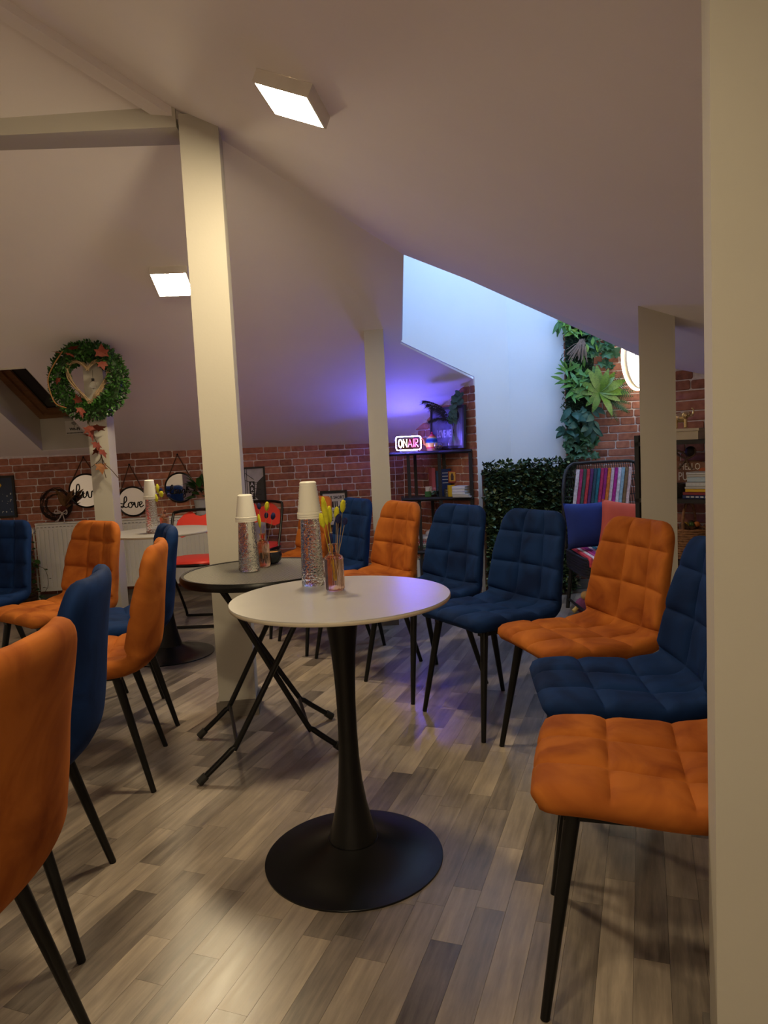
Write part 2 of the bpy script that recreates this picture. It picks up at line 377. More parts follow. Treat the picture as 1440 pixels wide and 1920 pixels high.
struct(cr_.build('ceiling_right_slope', PLASTER, recalc=False))
struct(MB().poly3([(-4, -2.2, 3.1), (-2.035, -2.2, 3.1), HT, (-4, yt(-4), 3.1)][::-1], up).build('ceiling_top', PLASTER, recalc=False))
# niche upper walls and ceiling with its roof window opening
nc = MB()
nc.poly3([(.171, 3.92, 2.16), (.171, 4.70, zP1(.17, 4.7)+.01), (.171, 4.70, 3.02), (.171, 3.92, 3.02)], (-.05, 0, 0))
nc.poly3([(.171, 3.92, 2.16), (1.43, 3.92, zP2(1.43)+.01), (1.545, 4.22, zP2(1.545)+.01), (1.545, 4.22, 3.02), (1.43, 3.92, 3.02), (.171, 3.92, 3.02)], (0, -.05, 0))
struct(nc.build('wall_niche_upper', WHITEWALL))
nt = MB()
for x0, x1, y0, y1 in ((.05, .5, 3.8, 5.5), (1.6, 2.2, 3.8, 5.5), (.5, 1.6, 3.8, 4.17), (.5, 1.6, 5.07, 5.5)):
    nt.box(((x0+x1)/2, (y0+y1)/2, 3.03), (x1-x0, y1-y0, .06))
struct(nt.build('ceiling_niche', WHITEWALL))
wf = struct(empty('window_2', (1.05, 4.62, 3.06)))
for cx, cy, dx, dy in ((0, -.47, 1.2, .05), (0, .47, 1.2, .05), (-.575, 0, .05, .89), (.575, 0, .05, .89)):
    MB().box((cx, cy, .04), (dx, dy, .06)).build('window_frame', M('roof_window_wood', (.23, .115, .05), .5, var=.25, stretch=(2, 14, 14)), wf)
# ---- purlin beam and hip beam
struct(MB().box((-2.385, 3.145, 2.53), (3.23, .17, .095)).build('trim_1', PILLAR))
hb = MB(); nl = Vector((-.69, .72, 0)); a0, a1 = Vector(HM)+Vector((-.05, -.05, .02)), Vector(HT)
for p in (a0, a1): hb.v += [tuple(p+Vector((0, 0, -.035))), tuple(p+nl*.06+Vector((0, 0, -.045))), tuple(p+nl*.075+Vector((0, 0, .03))), tuple(p+Vector((0, 0, .03)))]
hb.f = [(0, 1, 2, 3), (7, 6, 5, 4)]+[(i, (i+1) % 4, 4+(i+1) % 4, 4+i) for i in range(4)]; hb.mi = [0]*6
struct(hb.build('trim_2', PLASTER))
# ---- pillars
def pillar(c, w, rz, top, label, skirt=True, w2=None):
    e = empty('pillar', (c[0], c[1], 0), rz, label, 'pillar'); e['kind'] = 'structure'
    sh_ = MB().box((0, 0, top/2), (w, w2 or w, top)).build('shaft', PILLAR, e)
    if skirt:
        for sx, sy, dx, dy in ((0, -1, w+.024, .012), (0, 1, w+.024, .012), (-1, 0, .012, w), (1, 0, .012, w)):
            MB().box((sx*(w/2+.006), sy*((w2 or w)/2+.006), .035), (dx, dy, .07)).build('skirting_board', GREYSK, sh_)
    return e
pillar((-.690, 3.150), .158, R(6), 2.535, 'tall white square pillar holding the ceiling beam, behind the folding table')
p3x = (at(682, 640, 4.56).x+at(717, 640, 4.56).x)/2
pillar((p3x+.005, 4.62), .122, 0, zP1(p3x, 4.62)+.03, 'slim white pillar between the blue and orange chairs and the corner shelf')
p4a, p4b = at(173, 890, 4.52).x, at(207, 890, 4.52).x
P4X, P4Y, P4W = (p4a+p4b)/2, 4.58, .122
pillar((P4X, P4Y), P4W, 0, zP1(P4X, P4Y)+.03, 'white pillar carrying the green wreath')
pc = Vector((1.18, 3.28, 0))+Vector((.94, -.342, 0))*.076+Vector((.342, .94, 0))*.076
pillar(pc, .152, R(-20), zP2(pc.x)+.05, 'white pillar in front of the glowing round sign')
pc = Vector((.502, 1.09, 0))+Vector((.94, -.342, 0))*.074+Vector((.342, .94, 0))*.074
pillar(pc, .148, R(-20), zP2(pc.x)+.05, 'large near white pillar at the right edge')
# ---- baseboards
def baseboard(name, p0, p1, h=.075):
    p0 = Vector(p0); p1 = Vector(p1); d = (p1-p0).normalized(); n = Vector((d.y, -d.x, 0))
    struct(MB().poly3([p0+n*.006, p1+n*.006, p1+n*.006+Vector((0, 0, h)), p0+n*.006+Vector((0, 0, h))], n*.014).build(name, GREYSK))
baseboard('baseboard_back', (-3.98, KY(-3.98), 0), (.17, 6.055, 0))
baseboard('baseboard_corner', G0+Vector((.01, -.02, 0)), G1)
baseboard('baseboard_niche', (1.0, 5.40, 0), (2.03, 5.385, 0))
# ---- roof window at the left
sk = struct(empty('window_1', (0, 0, 0)))
SH = .25
WOODW = MATS['roof_window_wood']
rv = MB(); q = lambda x, y, dz=0: Vector((x, y, zP1(x, y)+dz))
# reveals: bottom vertical, top level, sides
IN = .005
b0, b1, t0, t1 = q(SX0+IN, SY1-IN, .001), q(SX1-IN, SY1-IN, .001), q(SX0+IN, SY0+IN, .001), q(SX1-IN, SY0+IN, .001)
B0, B1 = b0+Vector((0, .0, SH)), b1+Vector((0, 0, SH)); T0, T1 = t0+Vector((0, .02, SH)), t1+Vector((0, .02, SH))
rv.poly3([b0, b1, B1, B0], (0, .02, 0)); rv.poly3([t1, t0, T0, T1], (0, -.02, 0)); rv.poly3([t0, b0, B0, T0], (-.02, 0, 0)); rv.poly3([b1, t1, T1, B1], (.02, 0, 0))
rv.build('reveal', PILLAR, sk)
def bar(a, b, w, h, nm, par, mat):      # board along a->b, width w sideways inward vec, height h
    MB().poly3([a, b, b+w, a+w], h).build(nm, mat, par)
nz = Vector((0, .4685, 1)).normalized()
dn = (B0-T0).normalized(); rx = Vector((1, 0, 0))
for off, w, th, nm in ((0, .055, .05, 'window_frame'), (.055, .05, .035, 'window_sash')):
    o = nz*(-.0 if off == 0 else .02)
    c0, c1, d0, d1 = B0-dn*off+rx*off+o, B1-dn*off-rx*off+o, T0+dn*off+rx*off+o, T1+dn*off-rx*off+o
    bar(c0, c1, -dn*w, nz*th, nm, sk, WOODW); bar(d0, d1, dn*w, nz*th, nm, sk, WOODW)
    bar(d0, c0, rx*w, nz*th, nm, sk, WOODW); bar(d1, c1, -rx*w, nz*th, nm, sk, WOODW)
off = .1; o = nz*.035
MB().poly3([B0-dn*off+rx*off+o, B1-dn*off-rx*off+o, T1+dn*off-rx*off+o, T0+dn*off+rx*off+o], nz*.012).build('pane', M('dusk_window_glass', (.012, .012, .014), .12, var=.05), sk)
MB().poly3([B0-dn*.012+rx*.2-nz*.012, B0-dn*.012+rx*.36-nz*.012, B0-dn*.03+rx*.36-nz*.012, B0-dn*.03+rx*.2-nz*.012], nz*.01).build('window_handle', M('brushed_steel', (.5, .48, .45), .35, metal=1), sk)
# Wi-Fi notice on the lower reveal
yw = SY1-.008; wa, wb = at(124, 815, yw), at(156, 788, yw)
wfc = (wa+wb)/2; fr = frame((wfc.x, yw, wfc.z), (1, 0, 0), (0, 0, 1)); ws = abs(wb.x-wa.x); hs = abs(wb.z-wa.z)
sg = empty('wifi_notice', (0, 0, 0), 0, 'small white Wi-Fi notice under the roof window', 'sign')
MB().prism([(-ws/2, -hs/2), (ws/2, -hs/2), (ws/2, hs/2), (-ws/2, hs/2)], .002, fr).build('paper', M('notice_paper', (.62, .61, .57), .6), sg)
INK = M('black_ink', (.01, .01, .01), .5)
ar = MB()
for r in (.014, .023, .032):
    pts = [fr @ Vector((r*math.sin(a), .012+r*math.cos(a), .003)) for a in [R(t) for t in range(-48, 49, 12)]]; ar.tube(pts, .0026, 5)
ar.blob(fr @ Vector((0, .012, .003)), .004)
ar.build('wifi_symbol', INK, sg)
text_obj('lettering', 'Wi-Fi', .030, INK, sg, fr @ Matrix.Translation((0, -.013, .0025)), bold=.0012, sx=1.2)
bl = MB()
for x in np.linspace(-ws*.42, ws*.42, 12): bl.box(fr @ Vector((float(x), -hs*.40, .0025)), (ws*.055, .001, .008))
bl.build('small_print', INK, sg)
# ---- ceiling LED panels (each carries its own light)
LEDM = M('led_diffuser', (1, 1, 1), .5, emit=(1.0, .80, .50), estr=LED_POWER)
FRAMEW = M('panel_housing', (.72, .68, .62), .5)
def panel(x, y, plane, label, s=.185, spin=0):
    if plane == 3: z = 3.1; n = Vector((0, 0, 1))
    elif plane == 1: z = zP1(x, y); n = Vector((-.019, .4685, 1)).normalized()
    else: z = zP2(x); n = Vector((.43, 0, 1)).normalized()
    e = empty('ceiling_panel_light', (x, y, z), 0, label, 'ceiling light', 'square panel lights on the slopes')
    e.rotation_euler = (n.to_track_quat('Z', 'Y').to_matrix() @ Matrix.Rotation(spin, 3, 'Z')).to_euler()
    hs_ = MB().box((0, 0, -.018), (s*.9, s*.9, .034)).build('housing', FRAMEW, e)
    fm = MB()
    for sx, sy, dx, dy in ((0, -1, s+.016, .008), (0, 1, s+.016, .008), (-1, 0, .008, s), (1, 0, .008, s)): fm.box((sx*(s/2+.004), sy*(s/2+.004), -.0225), (dx, dy, .043))
    fm.build('rim', FRAMEW, e)
    MB().add([(-s/2, -s/2, -.044), (s/2, -s/2, -.044), (s/2, s/2, -.044), (-s/2, s/2, -.044)], [(0, 3, 2, 1)]).build('diffuser', LEDM, hs_, recalc=False)
    return e
panel(-.228, 2.495, 2, 'glowing square panel light on the right ceiling slope, upper middle', spin=R(-13))
panel(-1.085, 4.01, 1, 'glowing square panel light beside the tall pillar on the back slope')
panel(-.3, .5, 2, 'added unseen square panel light on the right slope above the viewer')  # added lamp out of view, brightens the back slope
panel(-.3, -1.2, 2, 'added unseen square panel light on the right slope by the front wall')  # second added lamp behind the camera, extra fill for the ceilings
# ================================================================== quilted chairs
PROF = cat_rom([(.215, .437, 0), (.195, .446, 0), (.10, .447, 0), (0, .436, 0), (-.12, .427, 0), (-.195, .432, 0), (-.236, .468, 0), (-.254, .54, 0), (-.268, .64, 0), (-.283, .74, 0), (-.300, .842, 0)], 14)
PL = [0]
for a_, b_ in zip(PROF, PROF[1:]): PL.append(PL[-1]+(b_-a_).length)
STOT = PL[-1]
def prof(s):
    s = min(max(s, 0), STOT)
    for i in range(len(PL)-1):
        if s <= PL[i+1]:
            t = (s-PL[i])/(PL[i+1]-PL[i]); p = PROF[i].lerp(PROF[i+1], t); d = PROF[i+1]-PROF[i]; break
    i0, i1 = max(0, i-6), min(len(PROF)-1, i+7); d = PROF[i1]-PROF[i0]
    n = Vector((d.y, -d.x, 0)).normalized()         # toward the sitter
    return p, n
def interp(x, xs, ys): return float(np.interp(x, xs, ys))
CREASE = .468
def chair_meshes():
    ss = [.15, .30, CREASE, CREASE+.145, CREASE+.28]
    def samples(kn, n):
        out = []
        for a_, b_ in zip(kn, kn[1:]):
            out += [a_+(b_-a_)*(.5-.5*math.cos(math.pi*i/n)) for i in range(n)]
        return out+[kn[-1]]
    S = samples([0]+ss+[STOT], 10); A = samples([-1, -.335, .335, 1], 12)
    hw = lambda s: interp(s, [0, .1, .25, .40, .52, .65, .75, STOT], [.212, .218, .222, .224, .223, .213, .199, .181])
    Rc, T, Re = .055, .031, .034
    def fd(d): k = min(d/.032, 1); return 1-(1-k)**2.4
    sheets = {}
    for side in (1, -1):
        g = []
        for s in S:
            e = min(s, STOT-s); w0 = hw(s); rc = Rc if s < STOT/2 else Rc*1.25
            w = w0 if e >= rc else w0-rc+math.sqrt(max(0, rc*rc-(rc-e)**2))
            p, n = prof(s); row = []
            conc = interp(s, [0, .15, .28, .40, .5, .65, STOT], [-.006, .0, .010, .030, .060, .052, .018])
            for a_ in A:
                x = a_*w; d = min((1-abs(a_))*w, e); k = min(d/Re, 1); h = T*math.sqrt(max(0, 1-(1-k)**2))
                off = conc*(abs(a_)**2.4)
                if side == 1:
                    du = min(abs(x-.335*w), abs(x+.335*w)); dv = min(abs(s-q_) for q_ in ss)
                    qf = .0125*(fd(du)*fd(dv)-1)*min(1, d/.02); h2 = h+qf
                    h2 = max(h2, 0) if d > 0 else 0
                else:
                    h2 = -h*interp(s, [0, .1, .35, .5, STOT], [.8, .9, 1.1, .9, .55])
                c = p+n*(h2+off); row.append((x, c.x, c.y))
            g.append(row)
        sheets[side] = g
    nA = len(A); ci = min(range(len(S)), key=lambda i: abs(S[i]-CREASE))
    def part(name, i0, i1):
        mb = MB()
        for side in (1, -1):
            g = sheets[side][i0:i1+1]; v = [p for r_ in g for p in r_]; f = []
            for i in range(len(g)-1):
                for j in range(nA-1):
                    q_ = (i*nA+j, i*nA+j+1, (i+1)*nA+j+1, (i+1)*nA+j); f.append(q_ if side == 1 else q_[::-1])
            mb.add(v, f)
        me = mb.data(name, ORANGE, True, autos=80, recalc=False)
        bm = bmesh.new(); bm.from_mesh(me); bmesh.ops.remove_doubles(bm, verts=bm.verts, dist=2e-4); bm.to_mesh(me); bm.free()
        return me
    return part('seat', 0, ci), part('backrest', ci, len(S)-1)
SEAT, BACKR = chair_meshes()
def legm(f, t, r0, r1, nm='leg'): return MB().tube([t, f], [r0, r1], 12).data(nm, BLACK, True)
LEGS = [legm((sx*.205, .20, 0), (sx*.15, .135, .425), .0165, .0095) for sx in (-1, 1)]+[legm((sx*.20, -.23, 0), (sx*.145, -.125, .415), .0165, .0095) for sx in (-1, 1)]
um = MB()
for sx in (-1, 1): um.box((sx*.148, .005, .405), (.03, .30, .022))
um.box((0, .12, .405), (.30, .03, .02)); um.box((0, -.115, .40), (.30, .03, .02))
UNDER = um.data('seat_frame', BLACK)
def chair(x, y, th, mat, label, grp, scl=1):
    e = empty('dining_chair', (x, y, 0), R(th-90), label, 'chair', grp); e.scale = (scl, scl, scl)
    for nm, me in (('seat', SEAT), ('backrest', BACKR)):
        o = link(nm, me, e); o.material_slots[0].link = 'OBJECT'; o.material_slots[0].material = mat
    for me in LEGS: link('leg', me, e)
    link('seat_frame', UNDER, e)
    return e
RG, LG = 'quilted velvet chairs along the right aisle', 'quilted velvet chairs at the left'
chair(-.665, 4.63, 210, ORANGE, 'orange quilted velvet chair farthest back in the right row, behind the carafes', RG)
chair(-.400, 4.216, 210, BLUE, 'blue quilted velvet chair beside the LIFE IS SHORT picture', RG)
chair(-.139, 3.803, 209, ORANGE, 'orange quilted velvet chair in front of the slim pillar', RG)
chair(.148, 3.385, 212, BLUE, 'blue quilted velvet chair in front of the corner shelf', RG)
chair(.409, 2.938, 210, BLUE, 'blue quilted velvet chair in front of the leafy hedge panel', RG)
chair(.649, 2.476, 196, ORANGE, 'orange quilted velvet chair in front of the rattan armchair', RG)
chair(.620, 1.958, 174, BLUE, 'blue quilted velvet chair half behind the near pillar', RG)
chair(.518, 1.468, 164, ORANGE, 'orange quilted velvet chair seat nearest at the right beside the near pillar', RG)
chair(-.879, 1.14, 178, ORANGE, 'orange velvet chair nearest at the left edge, seen from behind', LG, 1.03)
chair(-1.015, 1.712, 191, BLUE, 'blue velvet chair second nearest at the left, seen from behind', LG, 1.03)
chair(-1.102, 2.535, 191, ORANGE, 'orange velvet chair third from the left front, seen from behind', LG)
chair(-1.218, 3.07, 205, BLUE, 'blue velvet chair just beyond the third orange chair at the left', LG)
chair(-1.605, 3.385, 234, ORANGE, 'orange quilted velvet chair facing us in front of the radiator', LG)
chair(-2.193, 3.704, 246, BLUE, 'blue quilted velvet chair cut by the left edge', LG)
# ================================================================== pedestal tables
def pedestal(x, y, h, label):
    e = empty('pedestal_table', (x, y, 0), 0, label, 'table', 'round pedestal tables')
    t = MB(); t.cur = 1; t.lathe([(.287, h-.013), (.298, h-.0115), (.300, h-.008), (.300, h-.002)], 72, caps=False)
    t.cur = 0; t.lathe([(.300, h-.002), (.2985, h), (.15, h), (.001, h)], 72, caps=False); t.lathe([(.001, h-.013), (.287, h-.013)], 72, caps=False)
    t.build('table_top', [STONE, STONE_EDGE], e, True)
    MB().lathe([(.085, h-.022), (.085, h-.0135), (.001, h-.0135)], 32, caps=False).build('mounting_plate', BLACK, e, True)
    MB().lathe([(.069, .052), (.064, .075), (.054, .11), (.043, .16), (.034, .22), (.0285, .29), (.0262, .37), (.0265, .45), (.029, .52), (.034, .59), (.041, .65), (.049, h-.04), (.054, h-.022)], 40).build('column', BLACK, e, True)
    b = [(.2485, .0), (.2495, .005)]+[(.249-.179*t, .0055+.05*t**2.3) for t in [i/14 for i in range(15)]]+[(.07, .058), (.001, .058)]
    MB().lathe(b, 72, caps=False).build('base', BLACK, e, True)
    return e
pedestal(-.1304, 1.9316, .745, 'round stone-topped pedestal table with black trumpet base in the foreground')
pedestal(-1.285, 4.12, .725, 'round pale pedestal table far left in front of the red folding chair')
# ================================================================== folding mesh table
def fold_table():
    c = Vector((-.480, 2.715, 0)); d = Vector((.935, .353, 0)); pz = Vector((-.353, .935, 0)); H = .70
    e = empty('folding_table', c, 0, 'black round folding table with mesh top and crossed tube legs', 'table')
    MESH = M('perforated_metal', (.05, .047, .04), .45, metal=.3, var=.05)
    m_, N, L, b = MESH, MESH.node_tree.nodes, MESH.node_tree.links, MESH.node_tree.nodes['Principled BSDF']
    tc = N.new('ShaderNodeTexCoord'); ch = N.new('ShaderNodeTexWave'); ch.inputs['Scale'].default_value = 60; ch.bands_direction = 'X'
    L.new(tc.outputs['Object'], ch.inputs['Vector'])
    rp = ramp(N, [(.35, (.035, .033, .028)), (.6, (.24, .23, .19))]); L.new(ch.outputs[0], rp.inputs[0]); L.new(rp.outputs[0], b.inputs['Base Color'])
    bp = N.new('ShaderNodeBump'); bp.inputs['Strength'].default_value = .5; bp.inputs['Distance'].default_value = .002; L.new(ch.outputs[0], bp.inputs['Height']); L.new(bp.outputs[0], b.inputs['Normal'])
    MB().lathe([(.001, H-.006), (.288, H-.006), (.288, H-.002), (.001, H-.002)], 64, caps=False).build('mesh_top', MESH, e, True)
    MB().lathe([(.285, H-.026), (.298, H-.028), (.302, H-.02), (.302, H-.008), (.296, H+.001), (.286, H), (.282, H-.008), (.285, H-.026)], 72, caps=False).build('rim', BLACK, e, True)
    feet = [((-.792, 2.832), (-.687, 2.413), 1), ((-.266, 2.977), (-.206, 2.645), -1)]
    for (fa, fb, sgn) in feet:
        tops = []; kn = []
        for k, f in enumerate((fa, fb)):
            f = Vector((*f, 0))-c; side = 1 if k == 0 else -1; w = .175 if sgn == 1 else .145
            t = d*(.17*sgn)+pz*(side*w)+Vector((0, 0, H-.03))
            f.z = .012
            kk = f.lerp(t, .22); kk += d*(.035*sgn); kk.z = .12
            pts = cat_rom([f, f.lerp(kk, .85), kk.lerp(t, .06), t], 5)
            lg_ = MB().tube(pts, .0105, 10).build('leg', BLACK, e, True); tops.append(t); kn.append(kk)
            u = (f-kk).normalized(); MB().tube([f-u*.03, f+u*.004], .0145, 10).build('foot_cap', BLACKM, lg_, True)
        MB().tube([kn[0], kn[1]], .007, 8).build('cross_bar', BLACK, e, True)
        MB().tube([tops[0]+pz*.03, tops[1]-pz*.03], .009, 8).build('top_bar', BLACK, e, True)
    return e
fold_table()
# ================================================================== red folding chairs
def fold_chair(x, y, th, label):
    e = empty('folding_chair', (x, y, 0), R(th-90), label, 'chair', 'red and black folding chairs')
    for sx in (-1, 1):
        X = sx*.19
        MB().tube(cat_rom([(X, .14, .02), (X, .12, .08), (X, -.02, .42), (X, -.14, .72), (X*.8, -.155, .765), (0, -.16, .775)], 6), .0105, 8).build('back_frame', BLACK, e, True)
        MB().tube(cat_rom([(sx*.165, .10, .43), (sx*.165, -.02, .30), (sx*.165, -.20, .07), (sx*.165, -.225, .012)], 6), .010, 8).build('leg', BLACK, e, True)
    MB().tube([(-.19, .14, .014), (.19, .14, .014)], .0105, 8).build('floor_bar', BLACK, e, True)
    MB().tube([(-.165, -.225, .012), (.165, -.225, .012)], .010, 8).build('floor_bar', BLACK, e, True)
    MB().lathe([(.001, .428), (.17, .428), (.188, .434), (.192, .445), (.186, .457), (.15, .461), (.001, .461)], 40, caps=False, wob=lambda a, z: 1+.10*abs(math.sin(2*a))**2).build('seat', RED, e, True)
    MB().tube([(.195*math.cos(a), .195*math.sin(a), .432) for a in [i*math.pi/16 for i in range(32)]], .010, 8, close=True).build('seat_ring', BLACK, e, True)
    top = [(-.175, .03), (-.16, .09), (-.115, .135), (-.075, .155), (-.055, .15), (-.03, .125), (0, .118), (.03, .125), (.055, .15), (.075, .155), (.115, .135), (.16, .09), (.175, .03)]
    bot = [(.17, -.01), (.13, -.03), (.07, -.01), (0, .005), (-.07, -.01), (-.13, -.03), (-.17, -.01)]
    MB().prism([(p[0], p[1]) for p in reversed(top+bot)], .008, frame((0, -.135, .613), (-1, 0, 0), (0, -.30, 1))).build('backrest', RED, e, True)
    return e
fold_chair(-1.29, 4.85, 268, 'red folding chair with black tube frame behind the far round table')
fold_chair(-1.00, 5.42, 255, 'red folding chair with black tube frame behind the mesh table')
# ================================================================== glassware, cups and dried flowers
GLASS = M('hammered_glass', (.93, .96, .96), .02, trans=1, ior=1.33, var=0)
N, L = GLASS.node_tree.nodes, GLASS.node_tree.links
vt = N.new('ShaderNodeTexVoronoi'); vt.inputs['Scale'].default_value = 120; tcg = N.new('ShaderNodeTexCoord'); L.new(tcg.outputs['Object'], vt.inputs['Vector'])
bpg = N.new('ShaderNodeBump'); bpg.inputs['Strength'].default_value = .7; bpg.inputs['Distance'].default_value = .004; L.new(vt.outputs['Distance'], bpg.inputs['Height']); L.new(bpg.outputs[0], N['Principled BSDF'].inputs['Normal'])
CLEAR = M('clear_glass', (.97, .98, 1), .01, trans=1, ior=1.46, var=0)
AMBER = M('pink_amber_glass', (.96, .70, .57), .03, trans=1, ior=1.25, var=.02)
YEL = M('dyed_yellow_bloom', (.52, .50, .02), .9, var=.25, scale=40, sheen=.5)
DBL = M('dyed_navy_bloom', (.012, .014, .075), .9, var=.3, scale=40)
STEMY = M('dry_stem_yellow', (.50, .40, .03), .8); STEMB = M('dry_stem_tan', (.34, .24, .12), .8)
CUP = M('cup_plastic', (.78, .77, .70), .4, var=.02)
def cup_data(r0, r1, h):
    prof = []; n = 22
    for i in range(n+1):
        t = i/n; r = r1+(r0-r1)*(1-t); prof.append((r+(.0017 if i % 2 else 0), h*t))
    return MB().lathe([(r0-.004, 0), (r0+.003, 0), (r0+.003, .005)]+[(p[0], .006+p[1]) for p in prof]+[(r1-.004, h+.0075), (.001, h+.0065)], 32, caps=False).data('plastic_cup', CUP, True, autos=60)
def carafe(x, y, z, rb, rt, h, cups, place, gname):
    body = [(.001, 0), (rb*.9, 0), (rb, .006)]+[(rb+(rt-rb)*t**1.1, .006+(h-.006)*t) for t in [i/8 for i in range(1, 9)]]+[(.001, h)]
    o = MB().lathe(body, 36, caps=False).build('water_carafe', GLASS, None, True, autos=50); o.location = (x, y, z+.0005)
    tag(o, 'hammered clear glass carafe '+place, 'carafe', 'glass carafes under stacked cups')
    me = cup_data(rt*1.24, rt*.86, cups[1])
    for k in range(cups[0]):
        c = link('plastic_cup', me, None, (x, y, z+h-.012+k*.0062))
        tag(c, ('bottom', 'middle', 'top')[min(k, 2)]+' cup of the upside-down white cup stack '+place, 'cup', 'white cups stacked on carafes')
def flower(p, tip, head, r, mat, label, grp, stem=STEMB, bendv=(0, 0, 0)):
    p = Vector(p); tip = Vector(tip); e = empty('dried_flower', p, 0, label, 'dried flower', grp)
    d = tip-p; mid = d*.5+Vector(bendv)
    so_ = MB().tube(cat_rom([(0, 0, 0), mid, d], 5), .0009, 5).build('stem', stem, e, True)
    ax = (d-mid).normalized(); q = ax.to_track_quat('Z', 'Y').to_matrix()
    rg = random.Random(int(abs(tip.x*9999))); mb = MB()
    mb.blob(d+ax*head*.35, (r, r, head*.55), 10, 8, q)
    for i in range(70):
        a = rg.uniform(0, 6.283); t = rg.uniform(-.75, .95); rr = r*math.sqrt(max(.05, 1-t*t))
        b = d+ax*head*.35+q @ Vector((rr*math.cos(a), rr*math.sin(a), t*head*.55)); o = q @ Vector((math.cos(a), math.sin(a), .9))*r*.45
        w = q @ Vector((-math.sin(a), math.cos(a), 0))*r*.07
        mb.add([b-w, b+w, b+o], [(0, 1, 2)])
    mb.build('bloom', mat, so_, True, recalc=False, merge=False)
    return e
def bud_vase(x, y, z, r, h, place):
    e = empty('bud_vase', (x, y, z+.0005), 0, 'small ribbed pink glass bud vase '+place, 'vase', 'ribbed pink bud vases')
    rib = lambda a, zz: 1+.025*math.cos(28*a)
    MB().lathe([(.001, 0), (r*.86, 0), (r, .007), (r, h*.70)], 112, caps=False, wob=rib).build('ribbed_body', AMBER, e, True, autos=60)
    MB().lathe([(r*1.02, h*.70), (r*.96, h*.735), (r*.62, h*.79), (r*.40, h*.83), (r*.38, h*.93), (r*.54, h*.97), (r*.56, h), (r*.46, h), (r*.30, h*.94), (r*.32, h*.84), (r*.8, h*.74), (r*.92, h*.69)], 40, caps=False).build('neck', AMBER, e, True, autos=60)
    return e
# --- on the near table
T1Z = .745
c = atz(588, 1097, T1Z); carafe(c.x, c.y, T1Z, 0.0345, .027, .212, (3, .088), 'on the near stone table', 1)
c = atz(629, 1107, T1Z); bud_vase(c.x, c.y, T1Z, .0265, .132, 'on the near stone table'); v1 = c
FG = 'dyed dried blooms in the bud vases'
def px(x, y, Y): return at(x, y, Y)
b1 = Vector((c.x, c.y, T1Z+.03)); Yv = c.y
for (tx, ty, hd, r, mt, st, lb) in (
    (612, 975, .075, .0085, YEL, STEMY, 'tallest feathery yellow bloom in the near bud vase'),
    (606, 985, .040, .009, YEL, STEMY, 'left drooping yellow bloom in the near bud vase'),
    (619, 975, .045, .0075, YEL, STEMY, 'pointed yellow bloom just left of the picture frame text'),
    (631, 970, .034, .0075, YEL, STEMB, 'round yellow bunny-tail bloom in the middle of the near vase'),
    (642, 957, .034, .0075, YEL, STEMB, 'rightmost yellow bunny-tail bloom leaning right from the near vase'),
    (634, 978, .026, .0090, DBL, STEMB, 'upper navy bloom among the yellow ones in the near vase'),
    (634, 988, .024, .0090, DBL, STEMB, 'lower navy bloom among the yellow ones in the near vase'),
    (646, 982, .020, .0070, DBL, STEMB, 'navy bloom at the right on a thin stem in the near vase'),
    (621, 1016, .028, .0055, DBL, STEMB, 'single short navy bloom just above the near vase rim')):
    t = px(tx, ty, Yv+rnd.uniform(-.02, .02)); flower(b1+Vector((rnd.uniform(-.004, .004), rnd.uniform(-.004, .004), 0)), t, hd, r, mt, lb, FG, st)
# --- on the mesh table
TMZ = .7015
c = atz(468, 1070, TMZ); carafe(c.x, c.y, TMZ, .040, .030, .200, (3, .082), 'on the mesh folding table', 2)
c = atz(495, 1062, TMZ); bud_vase(c.x, c.y, TMZ, .0255, .128, 'on the mesh folding table'); b2 = Vector((c.x, c.y, TMZ+.03))
for (tx, ty, hd, r, mt, lb) in ((500, 955, .034, .0085, YEL, 'yellow bloom above the mesh table vase'), (487, 985, .05, .006, YEL, 'slim yellow spike behind the mesh table carafe'),
    (486, 953, .024, .008, DBL, 'navy bloom beside the white cups on the mesh table'), (499, 970, .022, .008, DBL, 'navy bloom in front of the red chair back'), (511, 972, .026, .009, DBL, 'rightmost navy bloom above the mesh table vase')):
    flower(b2, px(tx, ty, c.y+rnd.uniform(-.02, .02)), hd, r, mt, lb, FG)
c = atz(507, 1060, TMZ)
bw = empty('candle_bowl', (c.x, c.y+.05, TMZ+.0005), 0, 'small dark bowl with an orange candle on the mesh table', 'bowl')
MB().lathe([(.001, 0), (.022, 0), (.036, .014), (.041, .034), (.038, .048), (.034, .048), (.036, .034), (.03, .016), (.001, .012)], 32, caps=False).build('bowl', M('dark_glazed', (.012, .016, .025), .2), bw, True)
MB().lathe([(.001, .013), (.030, .02), (.0335, .043), (.001, .044)], 24, caps=False).build('candle_wax', M('orange_wax', (.60, .28, .08), .5), bw, True)
# --- on the far table
TFZ = .725
c = atz(287, 1000, TFZ); carafe(c.x, c.y, TFZ, .036, .028, .205, (3, .088), 'on the far pale table', 3)
c2 = c+Vector((.075, -.02, 0)); bud_vase(c2.x, c2.y, TFZ, .025, .126, 'on the far pale table'); b3 = Vector((c2.x, c2.y, TFZ+.03))
for (tx, ty, hd, r, mt, lb) in ((284, 923, .045, .010, YEL, 'yellow bloom leaning left over the far table carafe'), (297, 922, .05, .009, YEL, 'upright yellow bloom on the far table'), (294, 938, .045, .011, YEL, 'low yellow bloom on the far table'),
    (303, 930, .035, .011, YEL, 'right yellow bloom on the far table'), (302, 922, .024, .010, DBL, 'upper navy bloom on the far table'), (316, 931, .022, .010, DBL, 'right navy bloom on the far table')):
    flower(b3, px(tx, ty, c2.y+rnd.uniform(-.02, .02)), hd, r, mt, lb, FG)
